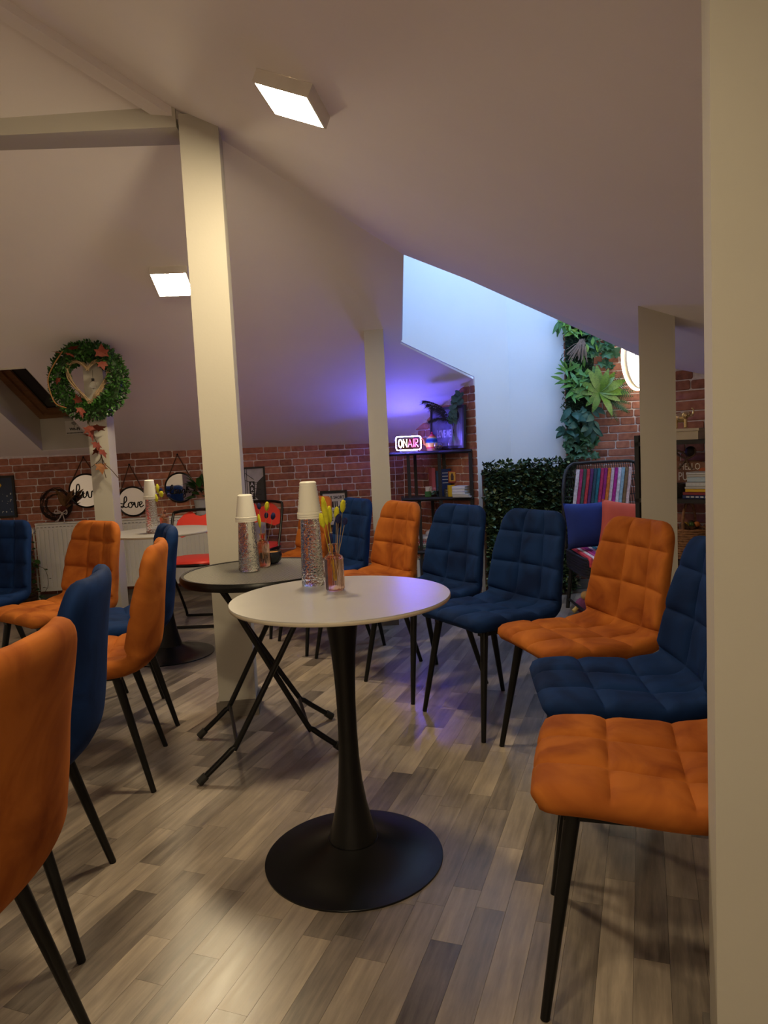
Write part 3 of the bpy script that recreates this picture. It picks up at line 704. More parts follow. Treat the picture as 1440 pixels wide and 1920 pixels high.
# ================================================================== back wall: radiator, mirrors, pictures
KA = math.atan(.067); KX = Vector((1, .067, 0)).normalized(); KN = Vector((.067, -1, 0)).normalized()
def onK(x, y, off=0): p = atp(x, y, (0, KY(0), 0), (.067, -1, 0)); return p+KN*off
def kfr(x, y, off): return frame(onK(x, y, off), KX, (0, 0, 1))
rl, rr_ = onK(75, 978, .1), -.98
RW = (rr_-rl.x); rad = empty('radiator', (0, 0, 0), 0, 'long white ribbed panel radiator under the round mirrors', 'radiator')
rad.location = (rl.x+RW/2, KY(rl.x+RW/2)-.085, 0); rad.rotation_euler = (0, 0, KA)
rp_o = MB().box((0, .005, .385), (RW, .05, .54)).build('panel', WHITEM, rad)
fin = MB(); 
for i in range(int(RW/.035)): fin.box((-RW/2+.02+i*.035, -.024, .38), (.017, .012, .47))
fin.build('pressed_ribs', WHITEM, rp_o)
MB().box((0, .01, .664), (RW+.006, .075, .012)).build('top_grille', WHITEM, rad)
sl = MB()
for i in range(int(RW/.03)): sl.box((-RW/2+.02+i*.03, -.0305, .635), (.016, .003, .004))
sl.build('vent_slots', M('slot_shadow', (.12, .12, .11), .8), rp_o)
for sx in (-1, 1): MB().box((sx*(RW/2-.004), .01, .39), (.008, .07, .55)).build('side_cover', WHITEM, rad)
vv = MB().tube([(-RW/2-.002, .02, .60), (-RW/2-.035, .02, .60)], .012, 12).build('valve_pipe', WHITEM, rad, True)
MB().tube([(-RW/2-.03, .0, .61), (-RW/2-.03, -.05, .612)], [.021, .024], 16).build('thermostat_head', WHITEP, rad, True)
MB().tube([(-RW/2-.035, .02, .60), (-RW/2-.035, .02, .02)], .008, 8).build('supply_pipe', WHITEM, rad, True)
MIR = M('mirror_glass', (.9, .9, .9), .03, metal=1, var=0)
def stroke(pts, fr, r, mb, s=1, ox=0):
    mb.tube(cat_rom([fr @ Vector((ox+p[0]*s, p[1]*s, 0)) for p in pts], 5), r, 5)
SCR = {'l': [(-.2, .5), (.3, .9), (.55, 1.5), (.35, 1.9), (.15, 1.4), (.1, .5), (.3, .02), (.7, .25)], 'L': [(-.5, .9), (.2, .75), (.8, 1.3), (.75, 2.0), (.45, 1.8), (.3, .8), (.05, .1), (-.3, .2), (.1, .35), (.6, .05), (1.1, .3)],
       'i': [(0, .3), (.3, .95), (.28, .2), (.45, .02), (.8, .4)], 'v': [(0, .4), (.2, .95), (.35, .1), (.7, .1), (.85, .9), (1.1, .8)], 'e': [(0, .35), (.45, .6), (.5, .95), (.2, .95), (.08, .4), (.3, .02), (.85, .35)],
       'o': [(.5, .95), (.1, .7), (.12, .15), (.5, .02), (.75, .45), (.55, .95), (1.0, .85)], 'a': [(.65, .8), (.3, .95), (.05, .4), (.25, .05), (.6, .7), (.62, .1), (.95, .3)], 'u': [(0, .6), (.15, .95), (.15, .2), (.4, .05), (.65, .9), (.65, .15), (.95, .3)],
       'g': [(.65, .8), (.3, .95), (.05, .45), (.3, .1), (.62, .85), (.6, -.6), (.2, -.8), (.35, -.2), (.95, .3)], 'h': [(0, .4), (.4, 1.4), (.3, 1.9), (.1, 1.2), (.1, .05), (.35, .85), (.6, .8), (.62, .1), (1.2, .5)]}
WD = {'l': .7, 'L': 1.0, 'i': .7, 'v': 1.0, 'e': .8, 'o': .95, 'a': .9, 'u': .9, 'g': .9, 'h': 1.0}
def mirror(px_, py_, rad_px, hook, word, label):
    Yk = onK(px_, py_).y; r = rad_px/F_PX*Yk; fr = kfr(px_, py_, .012)
    e = empty('round_mirror', (0, 0, 0), 0, label, 'mirror', 'round strap mirrors on the brick wall')
    mg_ = MB().prism(circ(r*.96, 48), .004, fr).build('mirror_glass', MIR, e)
    MB().tube([fr @ Vector((p[0], p[1], .002)) for p in circ(r, 56)], .0075, 8, close=True).build('black_rim', BLACK, e, True)
    hk = onK(*hook, .014); mb = MB()
    for sx in (-1, 1): mb.tube([fr @ Vector((sx*r*.86, r*.5, .003)), hk], .0045, 6)
    mb.build('strap', M('brown_leather', (.09, .035, .02), .7), e, True)
    MB().blob(hk, .008).build('hook', BLACK, e, True)
    mb = MB(); tot = sum(WD[ch] for ch in word); s = r*1.45/tot; ox = -tot*s/2
    f2 = fr @ Matrix.Translation((0, -r*.42, .008))
    for ch in word: stroke(SCR[ch], f2, .0042, mb, s, ox); ox += WD[ch]*s
    mb.build('script_lettering', BLACK, mg_, True)
mirror(163, 920, 31, (157, 857), 'Live', 'round mirror lettered Live, half behind the wreath pillar')
mirror(250, 940, 27, (243, 871), 'Love', 'round mirror lettered Love, just right of the wreath pillar')
mirror(338, 914, 27, (333, 852), 'Laugh', 'round mirror lettered Laugh, highest, beside the potted plant')
def picture(fr, w, h, label, bg, fw=.016, matw=0):
    e = empty('picture_frame', (0, 0, 0), 0, label, 'picture', None)
    pr_ = MB().prism([(-w/2, -h/2), (w/2, -h/2), (w/2, h/2), (-w/2, h/2)], .010, fr).build('print', bg, e)
    for cx, cy, dx, dy in ((0, -h/2, w+fw, fw), (0, h/2, w+fw, fw), (-w/2, 0, fw, h-fw), (w/2, 0, fw, h-fw)):
        MB().prism([(cx-dx/2, cy-dy/2), (cx+dx/2, cy-dy/2), (cx+dx/2, cy+dy/2), (cx-dx/2, cy+dy/2)], .02, fr).build('frame_bar', BLACKM, e)
    return pr_
def flat(fr, pts, z, name, mat, e): return MB().prism(pts, .0008, fr @ Matrix.Translation((0, 0, z))).build(name, mat, e)
# blue poster at the far left
fr = kfr(0, 932, .004); pw = .24
e = picture(fr, pw, .325, 'black-framed dark blue poster with a yellow heart at the far left', M('poster_blue', (.012, .03, .075), .4, var=.4, scale=3))
flat(fr, [(-.12, -.16), (-.02, -.16), (-.03, .16), (-.12, .16)], .0102, 'dark_figure', M('poster_dark', (.008, .008, .012), .4), e)
flat(fr, [(-.02, .075), (.006, .105), (.022, .108), (.026, .092), (.012, .075), (-.008, .062)], .0112, 'yellow_heart', M('poster_yellow', (.65, .38, .02), .4), e)
wm = MB(); rg = random.Random(4)
for i in range(16):
    x, y = rg.uniform(.0, .1), rg.uniform(-.14, .06); wm.prism(circ(rg.uniform(.002, .006), 6, c=(x, y)), .0008, fr @ Matrix.Translation((0, 0, .0112)))
wm.build('white_specks', M('poster_pale', (.5, .52, .5), .5), e)
# ART street photograph
fr = kfr(478, 909, .004)
e = picture(fr, .165, .285, 'black-framed street photograph with an ART sign beside the tall pillar', M('photo_sky', (.45, .44, .46), .4, var=.25, scale=9), .014)
flat(fr, [(.0, -.1), (.02, .02), (.075, .07), (.08, .06), (.08, -.14), (.035, -.14)], .0102, 'dark_building', M('photo_dark', (.03, .03, .032), .5), e)
flat(fr, [(-.045, -.12), (-.0, -.12), (-.0, .03), (-.045, .03)], .0107, 'art_sign', M('photo_black', (.012, .012, .013), .5), e)
PW_ = M('print_white', (.62, .62, .62), .5)
for i, ch in enumerate('ART'): text_obj('sign_letter', ch, .042, PW_, e, fr @ Matrix.Translation((-.022, .005-.042*i, .012)), bold=.001)
ln = MB()
for a_, b_ in (((-.075, .10), (-.005, .045)), ((-.075, .04), (.02, .0)), ((-.06, .14), (-.065, -.14)), ((.0, .02), (.04, .01)), ((.0, -.03), (.045, -.04)), ((.0, -.075), (.05, -.085))): ln.tube([fr @ Vector((*a_, .0108)), fr @ Vector((*b_, .0108))], .0022, 4)
ln.build('wires', M('photo_black', (.012, .012, .013), .5), e)
# LIFE IS SHORT print
fr = kfr(627, 954, .004)
e = picture(fr, .205, .285, 'black-framed LIFE IS SHORT SMILE print behind the dried flowers', M('print_paper', (.60, .58, .60), .5), .02)
for tx, sz, yy, sx in (('LIFE IS SHORT', .036, .095, .78), ('SMILE', .075, .035, .9), ('WHILE YOU STILL', .032, -.03, .8), ('HAVE TEETH', .045, -.085, .8)):
    text_obj('lettering', tx, sz, INK, e, fr @ Matrix.Translation((0, yy, .0105)), bold=.0012, sx=sx)
# potted plant on the radiator
LEAFD = M('dark_leaf', (.018, .055, .012), .45, var=.35, scale=20); LEAFG = M('mid_leaf', (.04, .13, .02), .45, var=.3, scale=20); LEAFL = M('light_leaf', (.12, .26, .03), .45, var=.3, scale=20)
SOIL = M('soil', (.03, .02, .014), .95)
lmD = leaf_mesh('leaf', LEAFD, 1, .45, .35); lmG = leaf_mesh('leaf', LEAFG, 1, .4, .3); lmL = leaf_mesh('leaf', LEAFL, 1, .3, .3)
pp = onK(384, 958, .085); pp.z = .671
e = empty('potted_plant', pp, 0, 'dark green leafy plant in a pale pot on the radiator', 'plant')
MB().lathe([(.001, 0), (.052, 0), (.066, .115), (.069, .12), (.061, .12), (.058, .1), (.001, .098)], 28, caps=False).build('pot', M('pale_grey_pot', (.42, .44, .46), .5), e, True)
rg = random.Random(11)
for i in range(46):
    a = rg.uniform(0, 6.28); el = rg.uniform(-.35, 1.1); d = Vector((math.cos(a)*math.cos(el), min(.12, math.sin(a)*math.cos(el)*.45-.15), math.sin(el)+.25)); s = rg.uniform(.07, .13)
    o = link('leaf', lmD if i % 3 else lmG, e, (d.x*.05, d.y*.05, .14+max(0, d.z)*.09), rot_to(d, rg.uniform(-.8, .8)), (s, s, s))
# twig wreath with bow on the radiator
wc = onK(110, 945, .055); tw = empty('twig_wreath', wc, 0, 'dark twig wreath with dried flowers and a bow leaning on the radiator', 'wreath')
rg = random.Random(21); mb = MB()
for i in range(46):
    r0 = rg.uniform(.075, .135); ph = rg.uniform(0, 6.28); sp = rg.uniform(1.5, 4)
    mb.tube([(( r0+rg.uniform(-.008, .008))*math.cos(ph+sp*t), rg.uniform(-.016, .016), (r0+rg.uniform(-.008, .008))*math.sin(ph+sp*t)) for t in [k/9 for k in range(10)]], .0028, 4)
mb.build('twig_ring', M('dark_twig', (.035, .018, .012), .85, var=.3, scale=30), tw)
DRY = M('dried_bract', (.20, .10, .04), .85, var=.4, scale=25); dryl = leaf_mesh('dried_leaf', DRY, 1, .28, .2)
DRR = M('dried_red', (.10, .018, .010), .85, var=.3)
for i in range(22):
    d = Vector((rg.uniform(-.35, 1.0), rg.uniform(-.5, -.1), rg.uniform(.4, 1.2))).normalized(); s = rg.uniform(.07, .15)
    link('dried_leaf', dryl, tw, (.075+rg.uniform(-.02, .02), -.03, -.02+rg.uniform(-.02, .03)), rot_to(d, rg.uniform(-1, 1)), (s, s, s))
MB().blob((.075, -.05, -.035), (.028, .02, .026), 8, 6).build('dried_flower_head', DRR, tw)
mb = MB()
for pts in ([(0, 0), (-.05, .025), (-.055, -.005), (0, 0)], [(0, 0), (.035, .02), (.035, -.012), (0, 0)], [(0, 0), (-.03, -.05), (-.045, -.075)], [(0, 0), (.012, -.06), (.005, -.085)], [(0, 0), (-.02, -.04), (-.06, -.07)]):
    mb.tube(cat_rom([(.07+p[0], -.06, -.065+p[1]) for p in pts], 5), .0035, 5)
mb.build('bow', M('bow_ribbon', (.55, .47, .42), .7), tw, True)
# ivy planter beside the radiator
iv = onK(55, 1080, .20); iv.z = 0
e = empty('ivy_planter', iv, 0, 'trailing ivy in a brown wicker planter at the left end of the radiator', 'plant')
mb = MB(); 
for k in range(14): mb.tube([(.115*math.cos(a), .08*math.sin(a), .02+k*.033) for a in [j*math.pi/10 for j in range(20)]], .0165, 5, close=True)
mb.build('wicker_pot', M('brown_wicker', (.085, .040, .018), .8, var=.35, scale=40), e, True)
ivl = leaf_mesh('ivy_leaf', LEAFG, 1, .8, .25, tip=.7); ivd = leaf_mesh('ivy_leaf', LEAFD, 1, .8, .25, tip=.7)
rg = random.Random(31)
for i in range(110):
    a = rg.uniform(0, 6.28); z = rg.uniform(.1, .62); s = rg.uniform(.025, .055); rr2 = .13+.03*rg.random()
    p = (rr2*math.cos(a)*(1 if z < .5 else .7), -abs(rr2*math.sin(a))*.9, z)
    link('ivy_leaf', (ivl, ivd)[i % 2], e, p, rot_to((math.cos(a), -abs(math.sin(a))-.2, rg.uniform(-.6, .5)), rg.uniform(-1, 1)), (s, s, s))
for pts in ([(.1, -.1, .5), (.17, -.11, .42), (.20, -.1, .36), (.26, -.1, .33), (.28, -.1, .25), (.27, -.1, .18), (.22, -.1, .12)], [(.1, -.1, .3), (.14, -.1, .22), (.17, -.1, .14), (.2, -.1, .08)], [(.1, -.1, .6), (.15, -.1, .58), (.18, -.11, .55)]):
    P = cat_rom(pts, 3); MB().tube(P, .002, 4).build('vine', M('vine_brown', (.06, .05, .02), .8), e)
    for p in P[::3]: link('ivy_leaf', ivd, e, p, rot_to((rg.uniform(-1, 1), -.4, rg.uniform(-.6, .3))), (.035,)*3)
for dz, s, mt in ((.53, .035, 'orange_petals'), (.42, .04, 'brown_disc')):
    o = MB(); 
    if dz > .5:
        for sx in (-1, 1): o.blob((sx*.018, 0, 0), (.018, .004, .022), 8, 5)
    else: o.lathe([(.001, -.01), (.045, -.006), (.045, .006), (.001, .01)], 20, caps=False)
    ob = o.build('butterfly' if dz > .5 else 'flower_disc', M(mt, (.75, .13, .02) if dz > .5 else (.12, .045, .015), .7), e, True); ob.location = (.075, -.15, dz)
    if dz < .5: ob.rotation_euler = (R(90), 0, 0)
# ================================================================== wreath pillar decorations
wy = P4Y-P4W/2-.035
wc = at(166, 714, wy); WRR = 55/F_PX*wy
e = empty('green_wreath', wc, 0, 'bushy green boxwood wreath hanging on the white pillar', 'wreath')
rg = random.Random(41)
MB().tube([(WRR*math.cos(a), 0, WRR*math.sin(a)) for a in [i*math.pi/20 for i in range(40)]], .030, 8, close=True).build('wreath_core', LEAFD, e, True)
mb = MB()
for i in range(3400):
    a = rg.uniform(0, 6.283); t = rg.uniform(0, 6.283); rr2 = .028+.028*rg.random()
    rad_ = Vector((math.cos(a), 0, math.sin(a))); o = rad_*math.cos(t)+Vector((0, -1, 0))*math.sin(t)
    p = rad_*WRR+o*rr2; d = (o+Vector((rg.uniform(-.8, .8), rg.uniform(-.8, .8), rg.uniform(-.8, .8)))).normalized(); w = d.orthogonal().normalized()*.007; s = rg.uniform(.018, .034)
    mb.cur = i % 2
    mb.add([p, p+d*s*.5+w, p+d*s, p+d*s*.5-w], [(0, 1, 2, 3)])
o = mb.build('boxwood_leaves', [LEAFG, LEAFD], e, merge=False, recalc=False); o['kind'] = 'stuff'
AUT = M('autumn_leaf_red', (.17, .030, .014), .7, var=.4, scale=30); autl = lobed('autumn_leaf', AUT)
AUB = M('autumn_leaf_brown', (.25, .10, .03), .7, var=.4, scale=30); autb = lobed('autumn_leaf', AUB)
def aleaf(x, y, s, dx, dz, off=-.075, me=autl, par=None):
    p = at(x, y, wy)-wc; p.y = off; link('autumn_leaf', me, par or e, p, rot_to((dx, -.2, dz), rg.uniform(-.6, .6)), (s, s, s))
for x, y, s, dx, dz in ((128, 665, .07, -1, .2), (140, 658, .07, 1, .3), (136, 664, .06, .6, -.4), (200, 672, .08, .1, 1), (199, 680, .06, .3, -1), (120, 710, .05, -.3, -1), (158, 757, .06, -.2, 1), (160, 765, .06, .2, -1), (161, 772, .05, .3, -1)): aleaf(x, y, s, dx, dz)
vp = [at(x, y, wy)-wc+Vector((0, -.08, 0)) for x, y in ((128, 662), (110, 690), (101, 715), (108, 745), (118, 760), (135, 766))]
MB().tube(cat_rom(vp, 5), .004, 5).build('gold_vine', M('gold_vine', (.28, .13, .04), .7), e, True)
# wicker heart inside the wreath
hc_ = at(166, 714, wy-.02); h = empty('wicker_heart', hc_, 0, 'pale wicker heart hanging inside the green wreath', 'ornament')
TWG = M('pale_twig', (.38, .27, .15), .8, var=.3, scale=40); mb = MB()
hp = [(0, -.13), (-.045, -.085), (-.10, -.01), (-.125, .05), (-.115, .10), (-.07, .12), (-.025, .10), (0, .07)]
for k in range(16):
    for sx in (-1, 1): mb.tube(cat_rom([(sx*p[0]+rg.uniform(-.011, .011), rg.uniform(-.012, .012), p[1]+rg.uniform(-.011, .011)) for p in hp], 3), .0026, 4)
mb.build('twigs', TWG, h)
b = at(175, 722, wy-.01); o = empty('bulb_ornament', b, 0, 'small clear bulb ornament inside the wreath heart', 'ornament')
MB().blob((0, 0, 0), (.021, .021, .026), 14, 10).build('bulb', CLEAR, o, True); MB().tube([(0, 0, .024), (0, 0, .04)], .009, 10).build('cap', BLACKM, o, True); MB().tube([(0, 0, .04), (.003, 0, .09)], .001, 4).build('cord', BLACKM, o)
# hanging branch with dried leaves
yb = wy-.005; br0 = at(160, 772, yb); e = empty('dried_branch', br0, 0, 'thin branch with dry brown leaves hanging below the green wreath', 'branch')
BRK = M('branch_bark', (.10, .06, .035), .8)
for pts in (((160, 772), (167, 795), (175, 815), (183, 832), (190, 852)), ((190, 852), (188, 862), (172, 876)), ((190, 852), (196, 868), (210, 882), (222, 896)), ((190, 852), (195, 880), (199, 896))):
    MB().tube(cat_rom([at(x, y, yb)-br0+Vector((0, rg.uniform(-.006, .0), 0)) for x, y in pts], 4), .0024, 5).build('twig', BRK, e, True)
for x, y, s, dx, dz in ((168, 798, .075, .3, -1), (172, 808, .07, .2, -1), (178, 803, .085, 1, .1), (173, 818, .06, -.5, .2), (180, 828, .075, .4, -1), (186, 840, .06, -.6, -.6), (188, 838, .075, -.3, -1), (190, 842, .07, .5, -.8)):
    p = at(x, y, yb)-br0+Vector((0, -.012, 0)); link('dry_leaf', autl, e, p, rot_to((dx, -.15, dz), rg.uniform(-.7, .7)), (s, s, s))
p = at(190, 868, yb)-br0+Vector((0, -.012, 0)); link('dry_leaf', autb, e, p, rot_to((.15, -.1, -1), .2), (.075,)*3)
# ================================================================== corner shelf with its things
SHB = M('shelf_board', (.020, .016, .014), .5, var=.3, scale=12)
e = empty('corner_shelf', (.35, 5.45, 0), 0, 'stepped black metal corner shelf against the brick wall', 'shelf')
O_ = Vector((.35, 5.45, 0)); sA, sB, sC, sD = Vector((.03, 5.38, 0)), Vector((.43, 5.34, 0)), Vector((.650, 5.178, 0)), Vector((.392, 5.650, 0))
TOPZ, MIDZ, LOWZ = 1.10, .755, .352
def board(x0, z, nm):
    pts = [(x0, 5.385), (sB.x, sB.y), (sC.x, sC.y), (sD.x, sD.y), (max(x0, .10), 5.66)]
    MB().prism(pts, .022, Matrix.Translation((-O_.x, -O_.y, z-.022))).build(nm, SHB, e)
    ed = MB(); P = [Vector((x, y, z-.012)) - O_ for x, y in pts[:3]]
    for a_, b_ in zip(P, P[1:]): ed.tube([a_, b_], .014, 4)
    ed.build('edge_bar', BLACKM, e)
board(.03, TOPZ, 'shelf_board'); board(.14, MIDZ, 'shelf_board'); board(.24, LOWZ, 'shelf_board'); board(.24, .08, 'shelf_board')
for x, y, z0, z1 in ((.20, 5.395, MIDZ, TOPZ-.022), (.262, 5.64, MIDZ, TOPZ-.022), (.428, 5.352, 0, TOPZ-.02), (.47, 5.43, MIDZ, TOPZ-.022), (.640, 5.190, 0, TOPZ-.02), (.27, 5.40, 0, MIDZ-.022), (.385, 5.63, 0, MIDZ-.022)):
    MB().box((x-O_.x, y-O_.y, (z0+z1)/2), (.024, .024, z1-z0)).build('post', BLACKM, e)
# ---- neon sign
NW, NH = .186, .100; nb = at(766, 836, 5.405); nb.z = TOPZ+.004
e = empty('neon_sign', nb, R(-6), 'glowing blue ON AIR neon sign on the corner shelf', 'neon sign')
MB().box((0, .012, NH/2+.006), (NW+.05, .004, NH+.03)).build('acrylic_plate', M('acrylic', (.9, .93, 1), .05, trans=1, ior=1.1, var=0), e)
MB().box((0, .0, .001), (NW*.7, .05, .008)).build('stand', WHITEP, e)
def neon(nm, col, s): return M(nm, (.8, .8, .8), .4, emit=col, estr=s, var=0)
NB_, NWH, NPK = neon('neon_blue', (.13, .11, 1), NEON_BLUE), neon('neon_warm', (1, .93, .55), 7), neon('neon_pink', (1, .05, .22), 3.2)
rr3 = []
for cx, cz, a0 in ((NW/2-.015, NH-.015, 0), (-NW/2+.015, NH-.015, 90), (-NW/2+.015, .015, 180), (NW/2-.015, .015, 270)):
    rr3 += [(cx+.015*math.cos(R(a0+t)), 0, .012+cz+.015*math.sin(R(a0+t))) for t in (0, 30, 60, 90)]
MB().tube(rr3, .0028, 8, close=True).build('blue_border_tube', NB_, e, True)
def letters(spec, mat, nm, r):
    mb = MB()
    for pts, cl in spec: mb.tube([(-NW/2+.018+x*(NW-.036), -.003, .012+.02+z*(NH-.04)) for x, z in pts], r, 6, close=cl)
    mb.build(nm, mat, e, True)
oo = [(.10+.085*math.cos(R(t)), .5+.5*math.sin(R(t))) for t in range(0, 360, 30)]
letters([(oo, True), ([(.25, 0), (.25, 1), (.42, 0), (.42, 1)], False)], NWH, 'on_letters', .0032)
letters([([(.48, 0), (.58, 1), (.68, 0)], False), ([(.52, .35), (.64, .35)], False), ([(.75, 0), (.75, 1)], False), ([(.83, 0), (.83, 1), (.95, .95), (.97, .72), (.93, .52), (.84, .48), (.99, 0)], False)], NPK, 'air_letters', .0024)
for x in (738, 755):
    p = at(x, 862, 5.44)-nb; MB().tube(cat_rom([(p.x, p.y, -.03), (p.x+.004, p.y, -.15), (p.x-.003, p.y, -.36)], 4), .0015, 5).build('cable', WHITEP, e)
# ---- teapot
tp = at(811, 846, 5.53); tp.z = TOPZ+.001
e = empty('teapot', tp, 0, 'rainbow striped teapot beside the neon sign', 'teapot')
cols = [(.55, .28, .10), (.65, .05, .03), (.70, .42, .04), (.60, .36, .05), (.05, .22, .22), (.02, .06, .28), (.03, .28, .30), (.62, .50, .16), (.60, .20, .03), (.55, .03, .05)]
tm = [M('teapot_band_%s' % ('abcdefghij'[i]), c_, .22, var=.05) for i, c_ in enumerate(cols)]
zz = [0, .018, .028, .048, .06, .068, .085, .094, .103, .112, .125]; rp_ = [.044, .049, .0505, .0515, .0515, .0505, .045, .039, .031, .024, .012]
mb = MB()
for i in range(10): mb.cur = i; mb.lathe([(rp_[i], zz[i]), ((rp_[i]+rp_[i+1])/2+.0008, (zz[i]+zz[i+1])/2), (rp_[i+1], zz[i+1])], 32, caps=False)
mb.cur = 0; mb.lathe([(.001, 0), (rp_[0], 0)], 32, caps=False); mb.cur = 9; mb.lathe([(.012, .125), (.001, .127)], 32, caps=False)
mb.build('body', tm, e, True, autos=60)
MB().blob((0, 0, .134), (.009, .009, .010), 12, 8).build('lid_knob', tm[9], e, True)
MB().tube(cat_rom([(-.045, 0, .045), (-.062, 0, .06), (-.068, 0, .085), (-.082, 0, .102)], 5), [.012]*8+[.009]*8, 10).build('spout', tm[8], e, True)
MB().tube(cat_rom([(.036, 0, .10), (.060, 0, .122), (.083, 0, .108), (.078, 0, .075), (.048, 0, .055)], 6), .006, 8).build('handle', tm[8], e, True)
# ---- glass ball, vase
def glassball(c, r, label, stones, seed):
    e = empty('glass_bowl', c, 0, label, 'glass bowl'); q = random.Random(seed)
    prof = [(.001, .001)]+[(r*math.sin(R(t)), r-r*math.cos(R(t))) for t in range(20, 146, 14)]
    MB().lathe(prof+[(p_[0]*.955, r+(p_[1]-r)*.955) for p_ in prof[::-1]], 32, caps=False).build('glass', CLEAR, e, True)
    for i in range(14):
        a = q.uniform(0, 6.28); rr_2 = r*.62*q.random()**.5; z = r*(.42+.5*q.random())
        MB().blob((rr_2*math.cos(a), rr_2*math.sin(a), z), (r*.2*q.uniform(.7, 1.2), r*.2, r*.16), 7, 5).build('pebble', q.choice(stones), e, True)
    return e
ST = [M('stone_pale', (.5, .47, .42), .5, var=.2), M('stone_dark', (.10, .08, .07), .5, var=.2), M('stone_gold', (.42, .30, .10), .4, var=.2)]
SUC = [M('succulent_mint', (.20, .38, .34), .5, var=.2), M('succulent_green', (.10, .22, .16), .5, var=.2), M('succulent_white', (.5, .55, .55), .5, var=.2)]
c = at(822, 846, 5.40); c.z = TOPZ+.002; glassball(c, .036, 'small glass ball of stones in front of the teapot', ST, 3)
c = at(815, 932, 5.42); c.z = MIDZ+.002; glassball(c, .042, 'glass bowl of pale succulents on the middle shelf', SUC, 5)
c = at(851, 845, 5.30); c.z = TOPZ+.002
e = empty('bottle_vase', c, 0, 'clear round-bellied vase holding grass and eucalyptus on the top shelf', 'vase')
vp_ = [(.001, .002), (.03, .003), (.044, .02), (.046, .04), (.036, .07), (.018, .10), (.011, .13), (.011, .18), (.016, .205)]
MB().lathe(vp_+[(max(.0005, r_-.0018), z_+.001) for r_, z_ in vp_[::-1]], 36, caps=False).build('glass', CLEAR, e, True)
eu = empty('eucalyptus_branch', c+Vector((0, 0, .02)), 0, 'eucalyptus branch with round leaves standing in the clear vase', 'branch')
EUL = M('eucalyptus_leaf', (.06, .13, .12), .6, var=.3, scale=20); eul = leaf_mesh('leaf', EUL, 1, .85, .12, tip=.6)
sp = [Vector((0, 0, 0)), Vector((0, 0, .16)), at(851, 790, 5.29)-c, at(853, 765, 5.28)-c, at(862, 748, 5.27)-c]; spc = cat_rom(sp, 6)
MB().tube(spc, .0022, 5).build('stem', M('stem_green', (.05, .06, .03), .7), eu)
rg = random.Random(51)
for i, p in enumerate(spc[9:]):
    for k in range(3):
        a = rg.uniform(0, 6.28); s = rg.uniform(.036, .056); link('leaf', eul, eu, p, face_rot((math.cos(a), -.3, math.sin(a)+.2), (rg.uniform(-.6, .6), -1, rg.uniform(-.2, .8))), (s, s, s))
pg = empty('pampas_spray', c+Vector((0, 0, .02)), 0, 'dark feathery grass spray arching left from the clear vase', 'branch')
PAM = M('dark_grass', (.035, .030, .035), .9, var=.3)
for (mx, my, tx, ty) in ((835, 785, 812, 770), (838, 792, 808, 795), (832, 772, 797, 757), (836, 778, 803, 764)):
    mid, tip = at(mx, my, 5.27)-c, at(tx, ty, 5.24)-c
    P = cat_rom([(0, 0, .0), (0, 0, .15), mid, mid.lerp(tip, .5)+Vector((0, 0, .012)), tip], 5); MB().tube(P, .0015, 4).build('stem', PAM, pg)
    mb = MB()
    for i, p in enumerate(P[9:]):
        for k in range(34):
            d = Vector((rg.uniform(-1, .1), rg.uniform(-.5, .5), rg.uniform(-.85, .3)))*.055; w = Vector((0, .0008, .0012)); mb.add([p-w, p+w, p+d], [(0, 1, 2)])
    mb.build('plume', PAM, pg, merge=False, recalc=False)
# ---- LOVE ME print leaning on the wall
GD = (G1-G0).normalized(); GN = Vector((GD.y, -GD.x, 0))
def onG(x, y, off): return atp(x, y, G0+GN*off, GN)
a_, b_ = onG(813, 842, .04), onG(874, 842, .04); w = (b_-a_).length; mid = (a_+b_)/2; mid.z = TOPZ+.165
fr = frame(mid, GD, Vector((0, 0, 1))-GN*.06)
e = picture(fr, w, .29, 'black-framed LOVE ME print leaning on the wall behind the vase', M('love_print', (.10, .10, .16), .35, var=.45, scale=14), .018)
text_obj('lettering', 'LOVE ME', .078, M('love_ink', (.45, .45, .5), .5), e, fr @ Matrix.Translation((-w*.10, -.045, .0106)), sx=.62, bold=.002)
flat(fr, circ(.032, 20, c=(w*.28, .085)), .0105, 'dark_lamp_print', M('print_navy', (.01, .012, .04), .5), e)
st = MB()
for i in range(9): st.prism([(w*(.12+.035*i), -.13), (w*(.13+.035*i), -.13), (w*(.13+.035*i), .04-.01*(i % 3)), (w*(.12+.035*i), .04-.01*(i % 3))], .0008, fr @ Matrix.Translation((0, 0, .0103)))
st.build('column_print', M('print_grey', (.25, .25, .3), .5), e)
